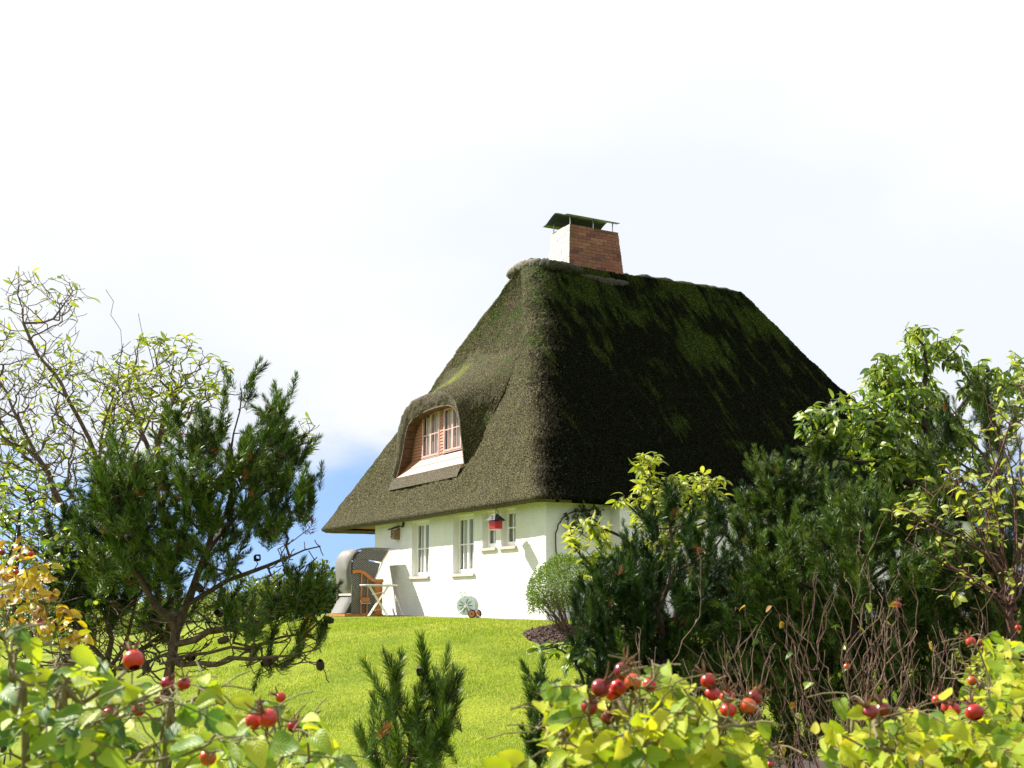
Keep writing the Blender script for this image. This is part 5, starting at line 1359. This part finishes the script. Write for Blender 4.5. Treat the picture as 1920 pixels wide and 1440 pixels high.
# ---- thicket of bare rose stems
def bare_stems(px, d, seed, label, hgt, spread, n=7, pale=True):
    rng = np.random.default_rng(seed); root = on_ground(px, d); t = thing('bare_rose', label, 'rose bush', root, 0, 'bare rose stems in the thicket'); pl = Plant(seed); pl.poly([root, root + np.array([0, 0, .15])], False, .05)
    tips = []
    def branch(p, d_, ln, lvl):
        pts = [p]; k = 4
        for i in range(k):
            d_ = norm(d_ + rng.normal(0, .11, 3) + UPV * .14); pts.append(pts[-1] + d_ * ln / k)
        pl.poly(pts, True, .05, .006)
        if lvl < 4:
            for _ in range(int(rng.integers(2, 4 if lvl < 3 else 3))):
                q = pts[int(rng.integers(2, k + 1))]; az = rng.uniform(0, 2 * pi); branch(q, norm(d_ + .75 * np.array([cos(az), sin(az) * .6, rng.uniform(-.1, .3)])), ln * rng.uniform(.38, .62), lvl + 1)
        else: tips.append(pts[-1])
    for k in range(n):
        az = rng.uniform(0, 2 * pi); g0 = root + np.array([cos(az), sin(az), 0]) * rng.uniform(.02, .18); g0[2] = ground_z(g0[0], g0[1]) - .03
        dd = norm(np.array([cos(az) * spread, sin(az) * spread * .6, 1.0])); pl.poly([g0, g0 + dd * .12], True, .05); branch(g0 + dd * .12, dd, hgt * rng.uniform(.4, .62), 1)
    V, F = pl.tubes(.0014, .0095, .46, 5); link('stems', mesh_np('stems', V - root, F, 'bark_pale' if pale else 'bark_red', True), t)
    return t, tips, root
TH_SPOTS = [(1335, 5.4, 1.10, .28, 4, True, 'lone pale forked rose stem with smooth arms before the dark pines'), (1420, 5.0, .95, .30, 6, True, 'bare tan rose stems next to the lone pale forked stem'),
            (1500, 5.3, 1.10, .32, 7, True, 'bare rose stems with curled twigs in the middle of the thicket'), (1570, 4.9, 1.12, .30, 7, False, 'reddish bare rose stems below the orange-tinged leaves'),
            (1640, 5.2, 1.22, .30, 7, True, 'tall tan bare rose stems beside the reddish ones'), (1700, 5.0, 1.15, .30, 7, False, 'reddish-brown bare stems with red hips in the thicket'),
            (1770, 5.3, 1.25, .34, 7, True, 'bare rose stems tangled below the brown-stemmed shrub'), (1460, 4.6, .75, .35, 6, False, 'short reddish bare stems low behind the flowering-height rose leaves'), (1610, 4.5, .80, .38, 7, True, 'short bleached bare stems low in the thicket'), (1740, 4.5, .85, .36, 7, False, 'short dark red bare stems near the right-hand rose leaves')]
for k, (px, d, h, sp_, n, pale, lab) in enumerate(TH_SPOTS):
    t, tips, root = bare_stems(px, d - .5, 90 + k, lab, h * 1.5, sp_ * 1.4, n, pale)
    rng = np.random.default_rng(k); n2 = min(len(tips), [0, 4, 8, 14, 12, 14, 10, 4, 6, 6][k])
    if n2:
        pk = rng.choice(len(tips), n2, replace=False); pos = np.array([tips[q] for q in pk]); leaves_on(t, ROUND, 'leaf_autumn' if k in (2, 3, 4) else 'leaf_green', pos, basis(norm(rng.normal(size=(n2, 3)) - UPV * .4), norm(rng.normal(0, .6, (n2, 3)) + np.array([0, -.8, .7]))), rng.uniform(.03, .05, n2), origin=root)
        if k in (3, 4, 5):
            for q in pk[:3]:
                o = link('rose_hip', HIP, t, tips[q] - root); link('sepal_crown', SEPALS[0], o)

# ---- foreground roses
rl = np.array([-.55, 1.75, ground_z(-.55, 1.75) - .03])
rose('rose_bush', 'leafy wild rose with one large red hip standing above it, left of the young pine', rl,
     [[G3(120, 1.6), P(140, 1330, 1.6), P(235, 1262, 1.55)], [G3(300, 1.7), P(330, 1380, 1.7), P(380, 1290, 1.7)], [G3(40, 1.5), P(20, 1330, 1.45), P(20, 1200, 1.4)], [G3(500, 1.9), P(520, 1400, 1.85), P(560, 1330, 1.8)], [G3(200, 1.8), P(180, 1380, 1.7), P(120, 1270, 1.65)]],
     [(20, 1200, 35, 28, 1.35, 1.5, 1.3), (60, 1310, 90, 60, 1.35, 1.8, 1.0), (170, 1270, 70, 38, 1.4, 1.75, .8), (250, 1300, 90, 40, 1.4, 1.8, .9), (370, 1300, 80, 35, 1.5, 1.9, .9), (300, 1370, 220, 45, 1.4, 2.0, 1.0), (540, 1350, 80, 28, 1.6, 2.0, .8), (540, 1420, 110, 30, 1.6, 2.0, .8), (150, 1410, 180, 40, 1.4, 1.9, .9), (400, 1240, 20, 12, 1.6, 1.7, .6)],
     175, [(250, 1237, 1.52, 1.05), (314, 1281, 1.75, .78), (345, 1281, 1.8, .8), (300, 1312, 1.75, .75), (475, 1352, 1.6, .85), (502, 1346, 1.58, 1.0), (526, 1307, 1.8, .66), (205, 1340, 1.7, .9), (260, 1330, 1.75, .8), (550, 1362, 1.7, .7), (125, 1300, 1.8, .7), (390, 1420, 1.6, .9)], 81, 'leaf_rose_blue', ceil=[(0, 1160), (60, 1165), (85, 1255), (160, 1222), (225, 1240), (232, 1278), (300, 1282), (360, 1278), (400, 1245), (440, 1305), (540, 1312), (620, 1312), (635, 1420)])
rc = np.array([.42, 1.75, ground_z(.42, 1.75) - .03])
rose('rose_bush', 'yellow-green wild rose crowded with red hips, before the pale forked stem', rc,
     [[G3(1180, 1.7), P(1180, 1350, 1.65), P(1190, 1270, 1.6)], [G3(1060, 1.75), P(1050, 1380, 1.7), P(1060, 1310, 1.7)], [G3(1350, 1.7), P(1370, 1340, 1.65), P(1345, 1270, 1.6)], [G3(1280, 1.8), P(1280, 1380, 1.75), P(1270, 1310, 1.75)]],
     [(1200, 1258, 50, 22, 1.5, 1.75, 1.0), (1240, 1300, 70, 35, 1.55, 1.9, 1.0), (1065, 1315, 50, 35, 1.55, 1.85, 1.1), (1110, 1370, 110, 40, 1.5, 1.9, 1.0), (1260, 1370, 110, 40, 1.5, 1.95, 1.0), (1330, 1310, 35, 28, 1.6, 1.9, .8), (1410, 1385, 60, 35, 1.5, 1.9, .8), (1200, 1420, 220, 25, 1.5, 1.9, .9)],
     190, [(1126, 1290, 1.6, 1.0), (1168, 1258, 1.6, .95), (1160, 1288, 1.62, .9), (1187, 1278, 1.58, .9), (1148, 1300, 1.65, .8), (1105, 1325, 1.6, .9), (1218, 1284, 1.7, .8), (1327, 1275, 1.68, .85), (1336, 1300, 1.68, .85), (1364, 1306, 1.7, .85), (1366, 1331, 1.65, .9), (1403, 1323, 1.65, .88), (1415, 1307, 1.7, .85), (1140, 1345, 1.7, .8)], 82, 'leaf_rose', ceil=[(985, 1400), (1000, 1320), (1030, 1280), (1085, 1272), (1112, 1300), (1130, 1238), (1200, 1226), (1252, 1240), (1290, 1272), (1345, 1262), (1430, 1318), (1455, 1440)])
rr_ = np.array([1.05, 2.3, ground_z(1.05, 2.3) - .03])
rose('rose_bush', 'bright green wild rose spreading below the tangle of bare stems', rr_,
     [[G3(1720, 2.0), P(1700, 1400, 2.0), P(1690, 1340, 1.95)], [G3(1600, 1.9), P(1590, 1400, 1.85), P(1585, 1310, 1.8)], [G3(1850, 2.3), P(1860, 1330, 2.4), P(1850, 1220, 2.5)], [G3(1900, 2.1), P(1905, 1360, 2.1), P(1900, 1290, 2.2)], [G3(1655, 1.9), P(1645, 1380, 1.8), P(1646, 1300, 1.75)]],
     [(1585, 1308, 28, 8, 1.75, 1.85, 1.2), (1700, 1345, 65, 22, 1.7, 2.1, 1.0), (1620, 1390, 90, 30, 1.7, 2.1, .9), (1870, 1330, 55, 45, 1.8, 2.4, 1.0), (1850, 1220, 55, 35, 2.3, 2.9, 1.0), (1880, 1270, 50, 40, 2.1, 2.7, 1.0), (1800, 1270, 40, 25, 2.2, 2.7, .5), (1800, 1395, 140, 35, 1.7, 2.2, 1.0), (1646, 1295, 5, 20, 1.72, 1.78, 2.0)],
     200, [(1630, 1335, 1.75, 1.0), (1655, 1330, 1.78, .95), (1757, 1312, 2.2, .8), (1776, 1325, 2.1, .8), (1820, 1203, 2.7, .9), (1823, 1276, 2.5, .8), (1790, 1330, 2.0, .8), (1827, 1335, 1.8, 1.1)], 83, 'leaf_rose', ceil=[(1515, 1445), (1532, 1300), (1570, 1293), (1612, 1320), (1640, 1276), (1660, 1325), (1700, 1332), (1760, 1308), (1785, 1265), (1815, 1192), (1880, 1186), (1920, 1190)])
